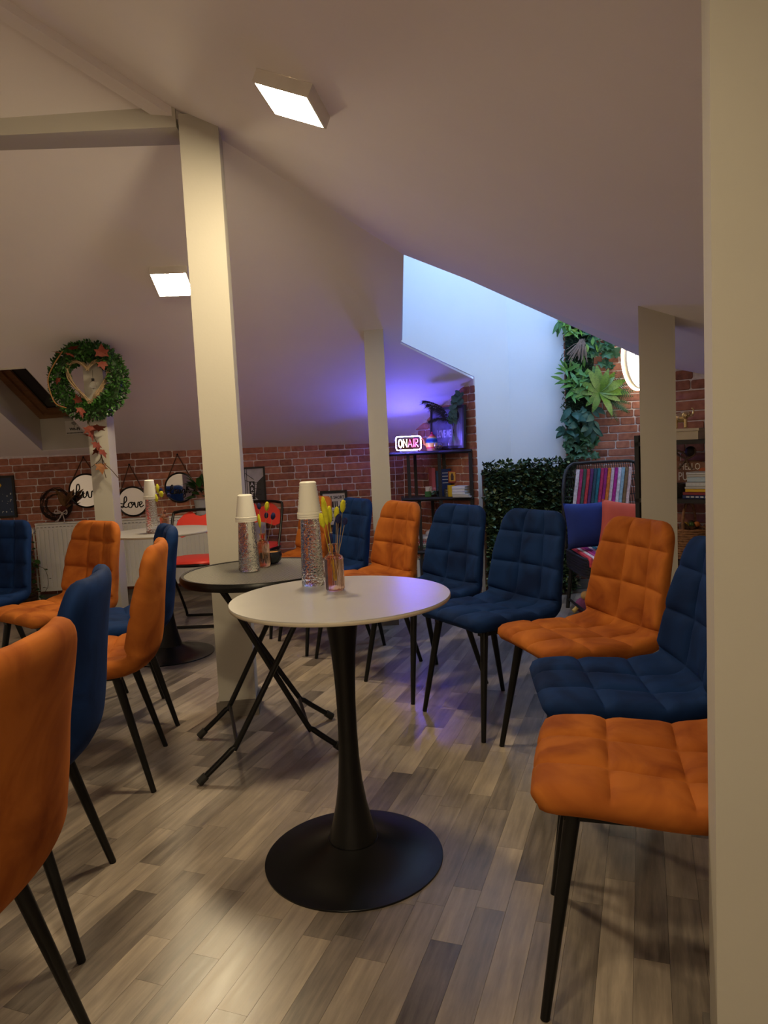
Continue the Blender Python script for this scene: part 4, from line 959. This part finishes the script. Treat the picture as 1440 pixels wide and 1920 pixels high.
# ---- books
PAGE = M('book_pages', (.62, .58, .48), .8, var=.1, stretch=(2, 2, 120))
def book_flat(p, w, d, h, rz, col, label, grp, txt=None):
    e = empty('book', p, rz, label, 'book', grp); cm = M('cover_%02x%02x%02x' % tuple(int(v*255) for v in col), col, .45, var=.08)
    for z in (.0012, h-.0012): MB().box((0, 0, z), (w, d, .0024)).build('cover', cm, e)
    MB().box((0, -d/2+.0012, h/2), (w, .0024, h)).build('spine', cm, e)
    MB().box((0, .002, h/2), (w-.006, d-.008, h-.005)).build('pages', PAGE, e)
    if txt: 
        k = MB()
        for i in range(7): k.box((-w*.36+i*w*.12, -d/2-.0003, h/2), (w*.08, .0008, h*.35))
        k.build('spine_print', txt, e)
    return e
def book_up(p, w, d, h, rz, col, label, grp, lean=0, txt=None):
    e = empty('book', p, rz, label, 'book', grp); e.rotation_euler = (0, lean, rz); cm = M('cover_%02x%02x%02x' % tuple(int(v*255) for v in col), col, .45, var=.08)
    for x in (-w/2+.0012, w/2-.0012): MB().box((x, 0, h/2), (.0024, d, h)).build('cover', cm, e)
    MB().box((0, -d/2+.0012, h/2), (w, .0024, h)).build('spine', cm, e)
    MB().box((0, .002, h/2), (w-.005, d-.008, h-.006)).build('pages', PAGE, e)
    if txt:
        k = MB()
        for i in range(4): k.box((0, -d/2-.0003, h*(.85-.12*i)), (w*.55, .0008, h*.03))
        k.build('spine_print', txt, e)
    return e
BG = 'books on the corner shelf'
TXT = M('cover_print', (.55, .58, .6), .5)
def bx(x, Y, z): v = at(x, 920, Y); v.z = z; return v
book_up(bx(811, 5.52, MIDZ+.001), .028, .15, .215, .1, (.45, .10, .14), 'upright pink book at the left of the middle shelf', BG)
book_up(bx(819, 5.50, MIDZ+.001), .022, .14, .190, .1, (.03, .10, .20), 'slim dark blue upright book beside the pink one', BG)
book_up(bx(835, 5.43, MIDZ+.001), .085, .05, .205, .1, (.012, .035, .16), 'wide navy book facing out behind the front post', BG, 0, TXT)
kk = ((832, 5.37, .055, .11, .012, (.015, .015, .02), 'lowest black book lying on the middle shelf'), (832, 5.37, .052, .10, .014, (.02, .02, .022), 'second black book lying on the middle shelf'), (832, 5.37, .054, .10, .013, (.03, .03, .032), 'third black book lying on the middle shelf'), (832, 5.37, .05, .10, .015, (.018, .018, .02), 'topmost black book lying on the middle shelf'))
z = MIDZ+.001
for x, Y, w, d, h, col, lb in kk:
    p = bx(x+8, 5.385, z); book_flat(p, w, d, h, .05, col, lb, BG, TXT); z += h+.0005
book_up(bx(846, 5.33, MIDZ+.001), .05, .03, .085, .1, (.62, .40, .02), 'small yellow book standing beside the white papers', BG)
ic = bx(849, 5.40, MIDZ+.098); e = empty('icon_picture', ic, R(-10), 'small red-edged golden icon propped on the dark books', 'picture')
MB().box((0, 0, .045), (.062, .012, .09)).build('panel', M('icon_red', (.28, .035, .03), .5), e)
MB().box((0, -.007, .047), (.048, .003, .07)).build('gold_ground', M('icon_gold', (.60, .34, .06), .4, metal=.3), e)
MB().prism([(-.010, -.03), (.010, -.03), (.012, .0), (.006, .018), (.0, .026), (-.006, .018), (-.012, 0)], .001, frame((0, -.0088, .05), (1, 0, 0), (0, 0, 1))).build('painted_figure', M('icon_figure', (.06, .03, .03), .6), e)
z = MIDZ+.001; WB = (.62, .65, .70)
for i, (w, d, h) in enumerate(((.145, .12, .010), (.135, .12, .012), (.105, .11, .018), (.102, .11, .020), (.105, .11, .019))):
    p = bx(872-2*i if i < 2 else 866, 5.245, z); book_flat(p, w, d, h, R(-34), WB, 'white booklet number '+('one', 'two', 'three', 'four', 'five')[i]+' from the bottom of the pale stack by the right post', BG); z += h+.0005
p = bx(804, 5.47, MIDZ+.001); o = MB().box((0, 0, .0375), (.05, .003, .075)).build('note_card', M('card_white', (.6, .58, .56), .6)); o.location = p; tag(o, 'small blank white card behind the succulent bowl', 'card')
o = MB().box((0, 0, .02), (.045, .04, .04)).build('green_box', M('box_green', (.03, .12, .03), .6)); o.location = bx(802, 5.43, MIDZ+.001); tag(o, 'little green box at the left of the succulent bowl', 'box')
z = LOWZ+.001
for i, (w, h, col, lb) in enumerate(((.12, .016, (.10, .04, .02), 'brown book at the bottom of the low shelf stack'), (.125, .018, (.06, .14, .05), 'green book in the low shelf stack'), (.115, .016, (.55, .53, .48), 'cream book in the low shelf stack'), (.12, .018, (.42, .05, .05), 'red book in the low shelf stack'), (.115, .014, (.35, .12, .08), 'rust book in the low shelf stack'), (.12, .02, (.60, .58, .56), 'white book on top of the low shelf stack'))):
    book_flat(bx(797, 5.47, z), w, .13, h, R(-8), col, lb, BG, TXT); z += h+.0005
o = MB().blob((0, 0, .018), (.02, .014, .018), 8, 5).blob((.014, 0, .036), (.010, .009, .010), 8, 5).build('shell_ornament', M('shell', (.62, .58, .55), .5, var=.2)); o.location = bx(799, 5.45, z); tag(o, 'small white shell ornament on the low book stack', 'ornament')
z = .081
for i in range(8): book_up(bx(779+3.4*i, 5.46, z), .022, .14, .20+.012*(i % 3), R(-5), ((.55, .55, .52), (.05, .08, .12), (.4, .38, .3), (.3, .05, .04))[i % 4], ('first', 'second', 'third', 'fourth', 'fifth', 'sixth', 'seventh', 'eighth')[i]+' upright book from the left on the bottom shelf', BG)
pu = atz(893, 1110, .03); o = MB().lathe([(.001, 0), (.05, .004), (.075, .035), (.07, .07), (.03, .088), (.001, .085)], 32, caps=False, wob=lambda a, z: 1+.05*math.cos(8*a)).build('orange_pumpkin', M('pumpkin_orange', (.55, .16, .03), .6), None, True); o.location = (pu.x, pu.y+.1, 0.001); tag(o, 'rounded orange ornament on the floor behind the blue chairs', 'ornament')
# ================================================================== hedge panel
h0, h1 = Vector((.715, 5.105, 0)), Vector((1.40, 5.30, 0)); hd = (h1-h0).normalized(); hn = Vector((hd.y, -hd.x, 0)); HL = (h1-h0).length
e = empty('hedge_panel', h0, 0, 'dense artificial leaf hedge panel standing against the white wall', 'hedge')
TRL = M('trellis_wood', (.10, .06, .04), .8, var=.3); 
for k in range(8): MB().box(hd*(HL*k/7)+Vector((0, 0, .48)), (.016, .012, .94), math.atan2(hd.y, hd.x)).build('trellis_slat', TRL, e)
MB().box(hd*(HL/2)-hn*.004+Vector((0, 0, .475)), (HL, .006, .93), math.atan2(hd.y, hd.x)).build('backing_mesh', M('hedge_backing', (.008, .014, .008), .9), e)
rg = random.Random(61); mb = MB()
for i in range(8500):
    s_ = rg.uniform(0.0, HL); z = .03+.965*rg.random(); p = hd*s_+Vector((0, 0, z))+hn*rg.uniform(.0, .05)
    d = (hn*rg.uniform(.3, 1)+Vector((rg.uniform(-1, 1), rg.uniform(-.3, .3), rg.uniform(-.7, 1)))).normalized(); u = d.cross(Vector((rg.uniform(-.4, .4), rg.uniform(-.4, .4), 1))).normalized(); L_ = rg.uniform(.030, .050); u = u*L_*.30
    mb.cur = 0 if rg.random() < .55 else (1 if rg.random() < .7 else 2)
    mb.add([p, p+d*L_*.5+u, p+d*L_, p+d*L_*.5-u], [(0, 1, 2, 3)])
o = mb.build('hedge_leaves', [M('hedge_dark', (.028, .062, .032), .35, var=.3), M('hedge_mid', (.09, .16, .07), .35, var=.3), M('hedge_lime', (.30, .38, .18), .35, var=.3)], e, merge=False, recalc=False); o['kind'] = 'stuff'
# ================================================================== vertical planting on the niche brick wall
VY = 5.372
def vat(x, y, off=0): return at(x, y, VY-off)
vb = vat(1085, 720); e = empty('moss_backing', vb, 0, 'dark moss backing strip of the vertical planting', 'plant')
q = [vat(1060, 588), vat(1118, 600), vat(1112, 700), vat(1108, 790), vat(1096, 855), vat(1066, 855), vat(1062, 760)]
MB().poly3([p-vb for p in q][::-1], (0, .02, 0)).build('moss_board', M('moss_dark', (.010, .022, .010), .95, var=.5, scale=60, bump=.5, bscale=150), e)
mb = MB(); rg = random.Random(71)
for i in range(900):
    p = vat(rg.uniform(1055, 1112), rg.uniform(600, 850), .01)-vb; d = Vector((rg.uniform(-1, 1), -rg.uniform(.2, 1), rg.uniform(-1, .8))).normalized(); w = d.orthogonal().normalized()*.006; L_ = rg.uniform(.02, .05); mb.cur = i % 2
    mb.add([p, p+d*L_*.5+w, p+d*L_, p+d*L_*.5-w], [(0, 1, 2, 3)])
o = mb.build('moss_tufts', [LEAFD, M('moss_mid', (.02, .06, .02), .6)], e, merge=False, recalc=False); o['kind'] = 'stuff'
lance = leaf_mesh('leaf', LEAFG, 1, .24, .25, 5); lanceL = leaf_mesh('leaf', LEAFL, 1, .20, .3, 5)
lanceM = leaf_mesh('leaf', M('fresh_leaf', (.07, .20, .03), .45, var=.3, scale=20), 1, .24, .25, 5)
NEST = M('birdnest_leaf', (.09, .18, .022), .4, var=.4, scale=9, stretch=(1, 4, 1)); nest = leaf_mesh('frond', NEST, 1, .34, .35, 6, tip=.8)
TEAL = M('teal_leaf', (.020, .085, .060), .5, var=.3); teal = leaf_mesh('leaf', TEAL, 1, .5, .45, 5)
IVYM = M('ivy_green', (.035, .11, .045), .5, var=.35); 
IVY = lobed('ivy_leaf', IVYM)
def cluster(name, x, y, n, me, smin, smax, label, spread=(20, 20), dirs=None, off=.03, part='leaf', seed=1, up=.3):
    q = random.Random(seed); c = vat(x, y, off); e = empty(name, c, 0, label, 'plant')
    for i in range(n):
        if dirs: a = dirs[i % len(dirs)]+q.uniform(-8, 8); d = Vector((math.cos(R(a)), -q.uniform(.25, .7), math.sin(R(a)))); p = Vector((0, 0, 0))
        else:
            a = q.uniform(0, 360); d = Vector((math.cos(R(a)), -q.uniform(.3, 1.0), math.sin(R(a))*.8+up)); p = vat(x+q.uniform(-spread[0], spread[0]), y+q.uniform(-spread[1], spread[1]), off)-c
        s = q.uniform(smin, smax); link(part, me, e, p, face_rot(d, (q.uniform(-.5, .5), -1, q.uniform(.0, .7))), (s, s, s))
    return e
cluster('lime_fern', 1073, 608, 80, lanceL, .045, .085, 'bright lime feathery plant at the top of the vertical planting', (16, 18), seed=2)
cluster('spiky_grass', 1050, 600, 6, lance, .08, .13, 'dark blade leaves drooping at the top left of the planting', (3, 4), dirs=[250, 262, 280, 240, 255, 270], seed=3)
cluster('trailing_ivy', 1122, 632, 60, IVY, .05, .09, 'trailing ivy with lobed leaves at the upper right of the planting', (26, 34), part='ivy_leaf', off=.02, seed=4, up=-.2)
cluster('trailing_ivy', 1140, 668, 12, IVY, .04, .07, 'few ivy leaves spread on the bricks beside the glowing sign', (12, 24), part='ivy_leaf', off=.012, seed=14, up=-.2)
cluster('lance_plant', 1080, 715, 70, lanceM, .07, .12, 'light green lance-leaved plant at the left middle of the planting', (24, 26), off=.045, seed=5)
cluster('birdnest_fern', 1124, 735, 14, nest, .13, .20, 'large bright bird-nest fern in the middle of the planting', dirs=[70, 95, 120, 45, 20, 150, 170, 0, 300, 250, 215, 60, 105, 330], off=.06, part='frond', seed=6)
FRD = M('sword_fern', (.030, .085, .020), .5, var=.3); 
def fern_mesh():
    v = []; f = []
    for i in range(16):
        t = i/16; w = .17*math.sin(math.pi*(t*.9+.08)); z = -.3*t*t
        for sx in (-1, 1):
            b = len(v); v += [(0, t-.018, z), (0, t+.03, z), (sx*w, t+.06, z-.03)]; f.append((b, b+1, b+2))
    me = bpy.data.meshes.new('frond'); me.from_pydata(v, [], f); me.materials.append(FRD); me.update(); return me
cluster('sword_fern', 1132, 742, 14, fern_mesh(), .15, .22, 'dark sword fern fanning right from the planting', dirs=[35, 10, -10, -28, -45, -60, 50, 25, 0, -35, -75, 60, -20, 15], off=.035, part='frond', seed=7)
cluster('teal_plant', 1084, 785, 60, teal, .06, .11, 'dark teal drooping leaves below the bright fern', (30, 24), off=.04, seed=8, up=-.9)
cluster('trailing_ivy', 1088, 830, 80, IVY, .04, .07, 'dark ivy trailing at the foot of the planting above the hedge', (28, 24), part='ivy_leaf', off=.03, seed=9, up=-.4)
gt = vat(1092, 640, .05); e = empty('dry_grass_tuft', gt, 0, 'tuft of dry pinkish grass hanging among the green plants', 'plant'); mb = MB(); rg = random.Random(81)
for i in range(70):
    p1_ = vat(rg.uniform(1062, 1102), rg.uniform(655, 680), .07+rg.random()*.03)-gt; mb.tube([Vector((rg.uniform(-.02, .02), 0, rg.uniform(-.01, .02))), p1_*.55+Vector((0, -.015, .01)), p1_], .0016, 4)
mb.build('dry_blades', M('dry_grass', (.24, .17, .13), .9, var=.3), e)
for x, y in ((1112, 632), (1100, 645), (1117, 645)):
    link('pale_leaf', leaf_mesh('pale_leaf', LEAFL, 1, .5, .2), e, vat(x, y, .05)-gt, rot_to((rg.uniform(-.3, .3), -.4, -1)), (.06,)*3)
# ================================================================== round light sign
sc_ = at(1201.6, 673, 5.16); SR_ = 54.4/F_PX*5.16; n_ = Vector((.69, -.72, 0)); fr = frame(sc_, Vector((.72, .69, 0)), (0, 0, 1))
e = empty('round_light_sign', (0, 0, 0), 0, 'glowing round white sign with the letter M behind the pillar', 'sign')
fr2 = Matrix((Vector((.72, .69, 0)), Vector((0, 0, 1)), n_)).transposed().to_4x4(); fr2.translation = sc_
MB().prism(circ(SR_, 56), .03, fr2 @ Matrix.Translation((0, 0, -.03))).build('light_case', M('sign_case', (.45, .36, .26), .4), e)
MB().prism(circ(SR_*.97, 56), .004, fr2).build('light_face', M('sign_face', (.9, .88, .82), .5, emit=(1, .93, .80), estr=1.7, var=0), e)
MB().tube([fr2 @ Vector((p[0], p[1], -.032)) for p in circ(SR_*1.03, 56)], .006, 6, close=True).build('back_glow_ring', M('sign_glow', (.9, .85, .7), .5, emit=(1, .88, .62), estr=9, var=0), e)
SGR = M('sign_print', (.05, .045, .04), .6)
for rr4, a0, a1 in ((SR_*.90, 100, 265), (SR_*.56, 175, 250)):
    MB().tube([fr2 @ Vector((rr4*math.cos(R(t)), rr4*math.sin(R(t)), .0045)) for t in range(a0, a1, 8)], .0022, 4).build('ring_line', SGR, e)
text_obj('letter_m', 'M', .055, SGR, e, fr2 @ Matrix.Translation((-SR_*.36, SR_*.17, .0045)), bold=.001)
wb_ = Vector((sc_.x-.02, 5.385, sc_.z)); MB().tube([sc_-n_*.03, wb_], .008, 8).build('wall_bracket', BLACKM, e)
# ================================================================== right shelf with decor
U2 = R2D.normalized(); N2 = Vector((U2.y, -U2.x, 0)); S0 = Vector((1.392, 3.962, 0)); DEP = .245; RZ2 = math.atan2(U2.y, U2.x)
e = empty('wall_shelf', S0, RZ2, 'black metal shelf unit behind the two right pillars', 'shelf')
LN = .85; ZS = (1.105, .795, .463, .12)
for z in ZS: MB().box((LN/2, DEP/2, z-.012), (LN, DEP, .022)).build('shelf_board', SHB, e)
for x in (.012, LN-.012):
    for y in (.012, DEP-.012): MB().box((x, y, .57), (.024, .024, 1.14)).build('post', BLACKM, e)
def s2(x, y, dep): return atp(x, y, S0-N2*dep, N2)      # point over the shelf at distance dep behind its front
def s2z(x, dep, z): p = s2(x, 900, dep); p.z = z; return p
CREAM = M('cream_wood', (.52, .44, .30), .6, var=.1)
p = s2z(1284, .11, ZS[0]+.001); e = empty('cream_box', p, RZ2, 'flat cream wooden box under the golden elephant', 'box')
MB().box((0, 0, .022), (.20, .15, .044)).build('box', CREAM, e); MB().box((0, 0, .052), (.212, .16, .014)).build('lid', CREAM, e)
p = s2z(1277, .09, ZS[0]+.0605)
mb = MB()     # elephant figurine, trunk raised
mb.blob((0, 0, .052), (.034, .020, .024), 14, 10); mb.blob((.030, 0, .066), (.017, .015, .016), 12, 8)
mb.tube(cat_rom([(.040, 0, .062), (.052, 0, .062), (.058, 0, .074), (.057, 0, .088), (.050, 0, .096)], 4), [.0075]*5+[.006]*5+[.0045]*5+[.0035]*2, 8)
for x, y in ((.020, -.011), (.024, .011), (-.022, -.011), (-.019, .011)): mb.tube([(x, y, .045), (x+.001, y, .002)], [.0095, .0085], 10)
for y in (-1, 1): mb.blob((.018, y*.017, .064), (.012, .004, .015), 10, 6)
for y in (-1, 1): mb.tube([(.042, y*.008, .058), (.056, y*.009, .054)], [.003, .0012], 6)
mb.tube([(-.032, 0, .055), (-.040, 0, .035)], .0022, 6)
o = mb.build('elephant_figurine', M('polished_gold', (.75, .58, .30), .22, metal=1, var=.1), None, True); rm = o.modifiers.new('fuse', 'REMESH'); rm.mode = 'VOXEL'; rm.voxel_size = .0018; rm.use_smooth_shade = True
dg = bpy.context.evaluated_depsgraph_get(); me = bpy.data.meshes.new_from_object(o.evaluated_get(dg)); o.modifiers.clear(); o.data = me; o.location = p; o.rotation_euler = (0, 0, R(-15)); o.scale = (1.12,)*3
tag(o, 'small golden elephant figurine with raised trunk', 'figurine')
# pumpkin plaque
c = s2z(1290, .19, ZS[1]+.001+.098); fr = Matrix((U2, Vector((0, 0, 1)), N2)).transposed().to_4x4(); fr.translation = c
e = empty('pumpkin_plaque', (0, 0, 0), 0, 'brown pumpkin-shaped HELLO PUMPKIN plaque with a twine bow', 'plaque')
PB = M('plaque_wood', (.26, .12, .075), .7, var=.2, scale=10)
out = [(.17*math.cos(R(t))*(1+.05*math.cos(R(6*t))), .098*math.sin(R(t))) for t in range(0, 360, 10)]
MB().prism(out, .012, fr).build('board', PB, e); PW2 = M('plaque_print', (.80, .76, .70), .6)
text_obj('lettering', 'HELLO', .052, PW2, e, fr @ Matrix.Translation((.015, .062, .0125)), sx=.72)
text_obj('lettering', 'PUMPKIN', .066, PW2, e, fr @ Matrix.Translation((.045, .008, .0125)), sx=.68)
for x in (-.095, .085): MB().prism(circ(.022, 12, c=(x, .035)), .0008, fr @ Matrix.Translation((0, 0, .0122))).build('orange_leaf_print', M('plaque_orange', (.45, .10, .03), .6), e)
mb = MB()
for pts in ([(0, 0), (-.045, .035), (-.05, .07), (-.01, .04), (0, 0)], [(0, 0), (.03, .05), (.045, .075), (.04, .03), (0, 0)], [(0, 0), (-.03, -.05), (-.045, -.075)], [(0, 0), (.01, -.05), (.03, -.08)]): mb.tube(cat_rom([fr @ Vector((x, .105+y*.7, .02)) for x, y in pts], 5), .005, 6)
mb.build('twine_bow', M('twine', (.20, .13, .08), .9), e, True)
MB().blob(fr @ Vector((.02, .145, .012)), (.03, .03, .03), 10, 7).build('dark_knob', M('dark_seed', (.03, .02, .015), .6), e, True)
p = s2z(1268, .10, ZS[1]+.001); o = MB().lathe([(.001, 0), (.045, .001), (.055, .03), (.065, .075), (.060, .075), (.050, .03), (.001, .012)], 26, caps=False).build('dark_bowl', M('dark_bark', (.028, .020, .016), .8, bump=.4, bscale=80), None, True); o.location = p; tag(o, 'dark rough bowl in front of the pumpkin plaque', 'bowl')
z = ZS[1]+.001; BG2 = 'books beside the pumpkin plaque'
for i, (w, h, col, lb) in enumerate(((.20, .021, (.02, .035, .14), 'navy book at the bottom of the stack by the near pillar'), (.195, .018, (.22, .03, .04), 'dark red book second from the bottom by the near pillar'), (.17, .018, (.68, .42, .03), 'yellow book in the stack by the near pillar'), (.175, .012, (.55, .54, .52), 'thin white book above the yellow one'), (.165, .028, (.52, .53, .54), 'thick white book in the middle of the near stack'), (.15, .03, (.42, .52, .60), 'pale blue book near the top of the near stack'), (.155, .012, (.58, .57, .55), 'white book second from the top of the near stack'), (.16, .014, (.55, .54, .53), 'topmost white book of the near stack'))):
    pt = s2z(1317, .075, z); pt = pt + U2*.02; pt.z = z; h *= .88; book_flat(pt, w, .13, h, RZ2, col, lb, BG2, TXT if i in (0, 4, 7) else None); z += h+.0005
# wicker basket with greenery and bottle
p = s2z(1291, .12, ZS[2]+.001); e = empty('wicker_basket', p, RZ2, 'round wicker basket with a tall handle on the lower shelf', 'basket')
WK = M('basket_wicker', (.27, .13, .055), .7, var=.35, scale=60)
for k in range(12):
    r = .088+.012*k/11; MB().tube([(r*1.05*math.cos(a)+0, r*.85*math.sin(a), .008+k*.0135+.002*math.sin(9*a+k*3.14)) for a in [j*math.pi/18 for j in range(36)]], .0068, 5, close=True).build('weave_ring', WK, e, True)
MB().lathe([(.001, .002), (.085, .002), (.085, .008), (.001, .008)], 24, caps=False).build('bottom', WK, e)
MB().tube(cat_rom([(0, .08, .14), (0, .085, .22), (0, .05, .285), (0, 0, .30), (0, -.05, .285), (0, -.085, .22), (0, -.08, .14)], 6), .008, 8).build('handle', WK, e, True)
rg = random.Random(91)
for i in range(7):
    q_ = p+Vector((rg.uniform(-.05, .05), rg.uniform(-.05, .05), .15+rg.uniform(0, .03))); o = MB().blob((0, 0, 0), (.026, .026, .03), 9, 7).build('pine_cone', M('cone_brown', (.10, .05, .025), .8, var=.4, scale=60, bump=.8, bscale=120)); o.location = q_; o.rotation_euler = (rg.uniform(0, 3), rg.uniform(0, 3), 0); tag(o, 'brown cone heaped in the wicker basket', 'cone', 'cones in the wicker basket')
for i in range(3):
    q_ = p+Vector((-.03+.03*i, -.03, .185)); o = MB().blob((0, 0, 0), (.017, .017, .015), 9, 6).build('gourd', M(('gourd_yellow', 'gourd_green', 'gourd_orange')[i], ((.5, .33, .04), (.06, .12, .03), (.5, .15, .03))[i], .5)); o.location = q_; tag(o, ('small yellow gourd', 'small green gourd', 'small orange gourd')[i]+' on top of the wicker basket', 'gourd')
# ================================================================== rattan armchair
AX, AY = 1.45, 4.55
e = empty('rattan_armchair', (AX, AY, 0), 0, 'black rattan lounge armchair in front of the planted wall', 'armchair')
RAT = M('black_rattan', (.012, .011, .011), .5, var=.4, scale=60, bump=.5, bscale=160)
bf = cat_rom([(-.245, .21, .42), (-.25, .22, .60), (-.248, .25, .78), (-.215, .30, .91), (-.165, .33, .965), (-.10, .335, .972), (0, .34, .974), (.15, .34, .974), (.25, .335, .968), (.305, .31, .91), (.32, .27, .78), (.30, .24, .60), (.26, .22, .42)], 5)
MB().tube(bf, .0105, 8).build('back_frame', RAT, e, True)
for sx in (-1, 1): MB().tube(cat_rom([(sx*.245, .22, .40), (sx*.245+(.03 if sx > 0 else 0), .26, .70), (sx*.22+(.07 if sx > 0 else 0), .305, .90)], 5), .0105, 8).build('side_post', RAT, e, True)
st = MB()
for i in range(34):
    x = -.235+.53*i/33; zt = .972 if -.17 < x < .26 else .972-(max(-x-.17, x-.26))*.9; st.tube([(x*.95, .335-max(0, -x-.17)*.4, zt), (x, .275, .68), (x*.86, .235, .40)], .0026, 4)
st.build('back_strands', RAT, e)
for k in range(4): MB().tube([(-.24, .27-.02*k+.03, .88-.13*k), (0, .30-.02*k+.03, .88-.13*k), (.30-.015*k, .27-.02*k+.03, .88-.13*k)], .003, 4).build('cross_strand', RAT, e)
sb = MB()
for k in range(7):
    z = .405-.017*k; sb.tube([(.25*cx, .28*cy-.02, z) for cx, cy in [(math.copysign(abs(math.cos(t))**.35, math.cos(t)), math.copysign(abs(math.sin(t))**.35, math.sin(t))) for t in [j*math.pi/20 for j in range(40)]]], .011, 6, close=True)
sb.build('woven_seat_rim', RAT, e, True)
MB().box((0, -.02, .385), (.48, .54, .03)).build('seat_deck', RAT, e)
for sx in (-1, 1):
    for sy, yy in ((-1, -.25), (1, .22)): MB().tube([(sx*.21, yy, .30), (sx*.235, yy+sy*.03, .0)], .014, 8).build('leg', RAT, e, True)
    MB().tube([(sx*.225, -.27, .06), (sx*.225, .24, .06)], .009, 8).build('runner', RAT, e, True)
SC_ = [(.55, .50, .52), (.38, .03, .12), (.05, .09, .07), (.50, .04, .05), (.10, .03, .12), (.03, .07, .10), (.02, .14, .18), (.45, .03, .10), (.28, .02, .16), (.65, .18, .02), (.60, .48, .48), (.38, .02, .22), (.62, .60, .62), (.26, .40, .45), (.20, .12, .05), (.62, .45, .40)]
SM = [M('rag_stripe_'+'abcdefghijklmnop'[i], c_, .9, var=.25, scale=60, bump=.4, bscale=200) for i, c_ in enumerate(SC_)]
th_ = empty('striped_throw', (AX, AY, 0), 0, 'multicoloured striped rag throw hung over the armchair back', 'throw')
for i in range(16):
    x0 = -.13+.0235*i; 
    pts = [(x0+.005, .305, .93), (x0-.012, .285, .84), (x0-.035, .262, .72), (x0-.06, .22, .58), (x0-.07, .20, .47)]
    MB().tube(cat_rom(pts, 4), .0128, 6).build('stripe', SM[i], th_, True)
sr = empty('striped_seat_rug', (AX, AY, 0), 0, 'multicoloured striped rag rug lying on the armchair seat', 'rug')
for i in range(18):
    x0 = -.225+.0262*i; MB().tube(cat_rom([(x0+.02, .18, .414), (x0+.005, -.1, .416), (x0, -.27, .414), (x0-.004, -.305, .40), (x0-.005, -.315, .37)], 4), .0125, 6).build('stripe', SM[(i*7+3) % 16], sr, True)
def pillow(name, c, s, rot, mat, label, t=.055):
    n = 14; mb = MB(); 
    for side in (1, -1):
        v = []; f = []
        for i in range(n+1):
            for j in range(n+1):
                u, w_ = i/n*2-1, j/n*2-1; k = (1-abs(u)**3.2)*(1-abs(w_)**3.2); pinch = 1-.07*(1-abs(u)**2)*abs(w_)**6; pin2 = 1-.07*(1-abs(w_)**2)*abs(u)**6
                v.append((u*s/2*pin2, side*t*max(0, k)**.55, w_*s/2*pinch))
        for i in range(n):
            for j in range(n): f.append((i*(n+1)+j, (i+1)*(n+1)+j, (i+1)*(n+1)+j+1, i*(n+1)+j+1))
        mb.add(v, f)
    o = mb.build(name, mat, None, True, autos=80); o.location = c; o.rotation_euler = rot; return tag(o, label, 'cushion')
PBL = M('cushion_blue', (.012, .028, .15), .85, var=.12, scale=7, bump=.35, bscale=9); PRD = M('cushion_coral', (.55, .085, .04), .85, var=.08, scale=7, bump=.25, bscale=9)
pillow('throw_cushion', (AX-.15, AY+.02, .585), .30, (R(-14), 0, R(6)), PBL, 'royal blue cushion on the rattan armchair')
pillow('throw_cushion', (AX+.055, AY-.045, .59), .29, (R(-16), R(9), R(-4)), PRD, 'coral red cushion leaning on the blue one')
# soft toy on the floor behind the orange chair
ty = atz(1092, 1140, .03); e = empty('rag_toy', (ty.x, ty.y, 0), 0, 'small colourful rag toy on the floor behind the orange chair', 'toy')
MB().blob((0, 0, .05), (.05, .035, .05), 10, 8).build('body', M('toy_purple', (.22, .06, .18), .9), e, True); MB().blob((.02, -.01, .115), (.032, .03, .03), 10, 8).build('head', M('toy_tan', (.55, .33, .13), .9), e, True)
for sx in (-1, 1): MB().tube([(sx*.03, -.02, .05), (sx*.07, -.04, .02)], .014, 8).build('limb', M('toy_yellow', (.6, .42, .12), .9), e, True)
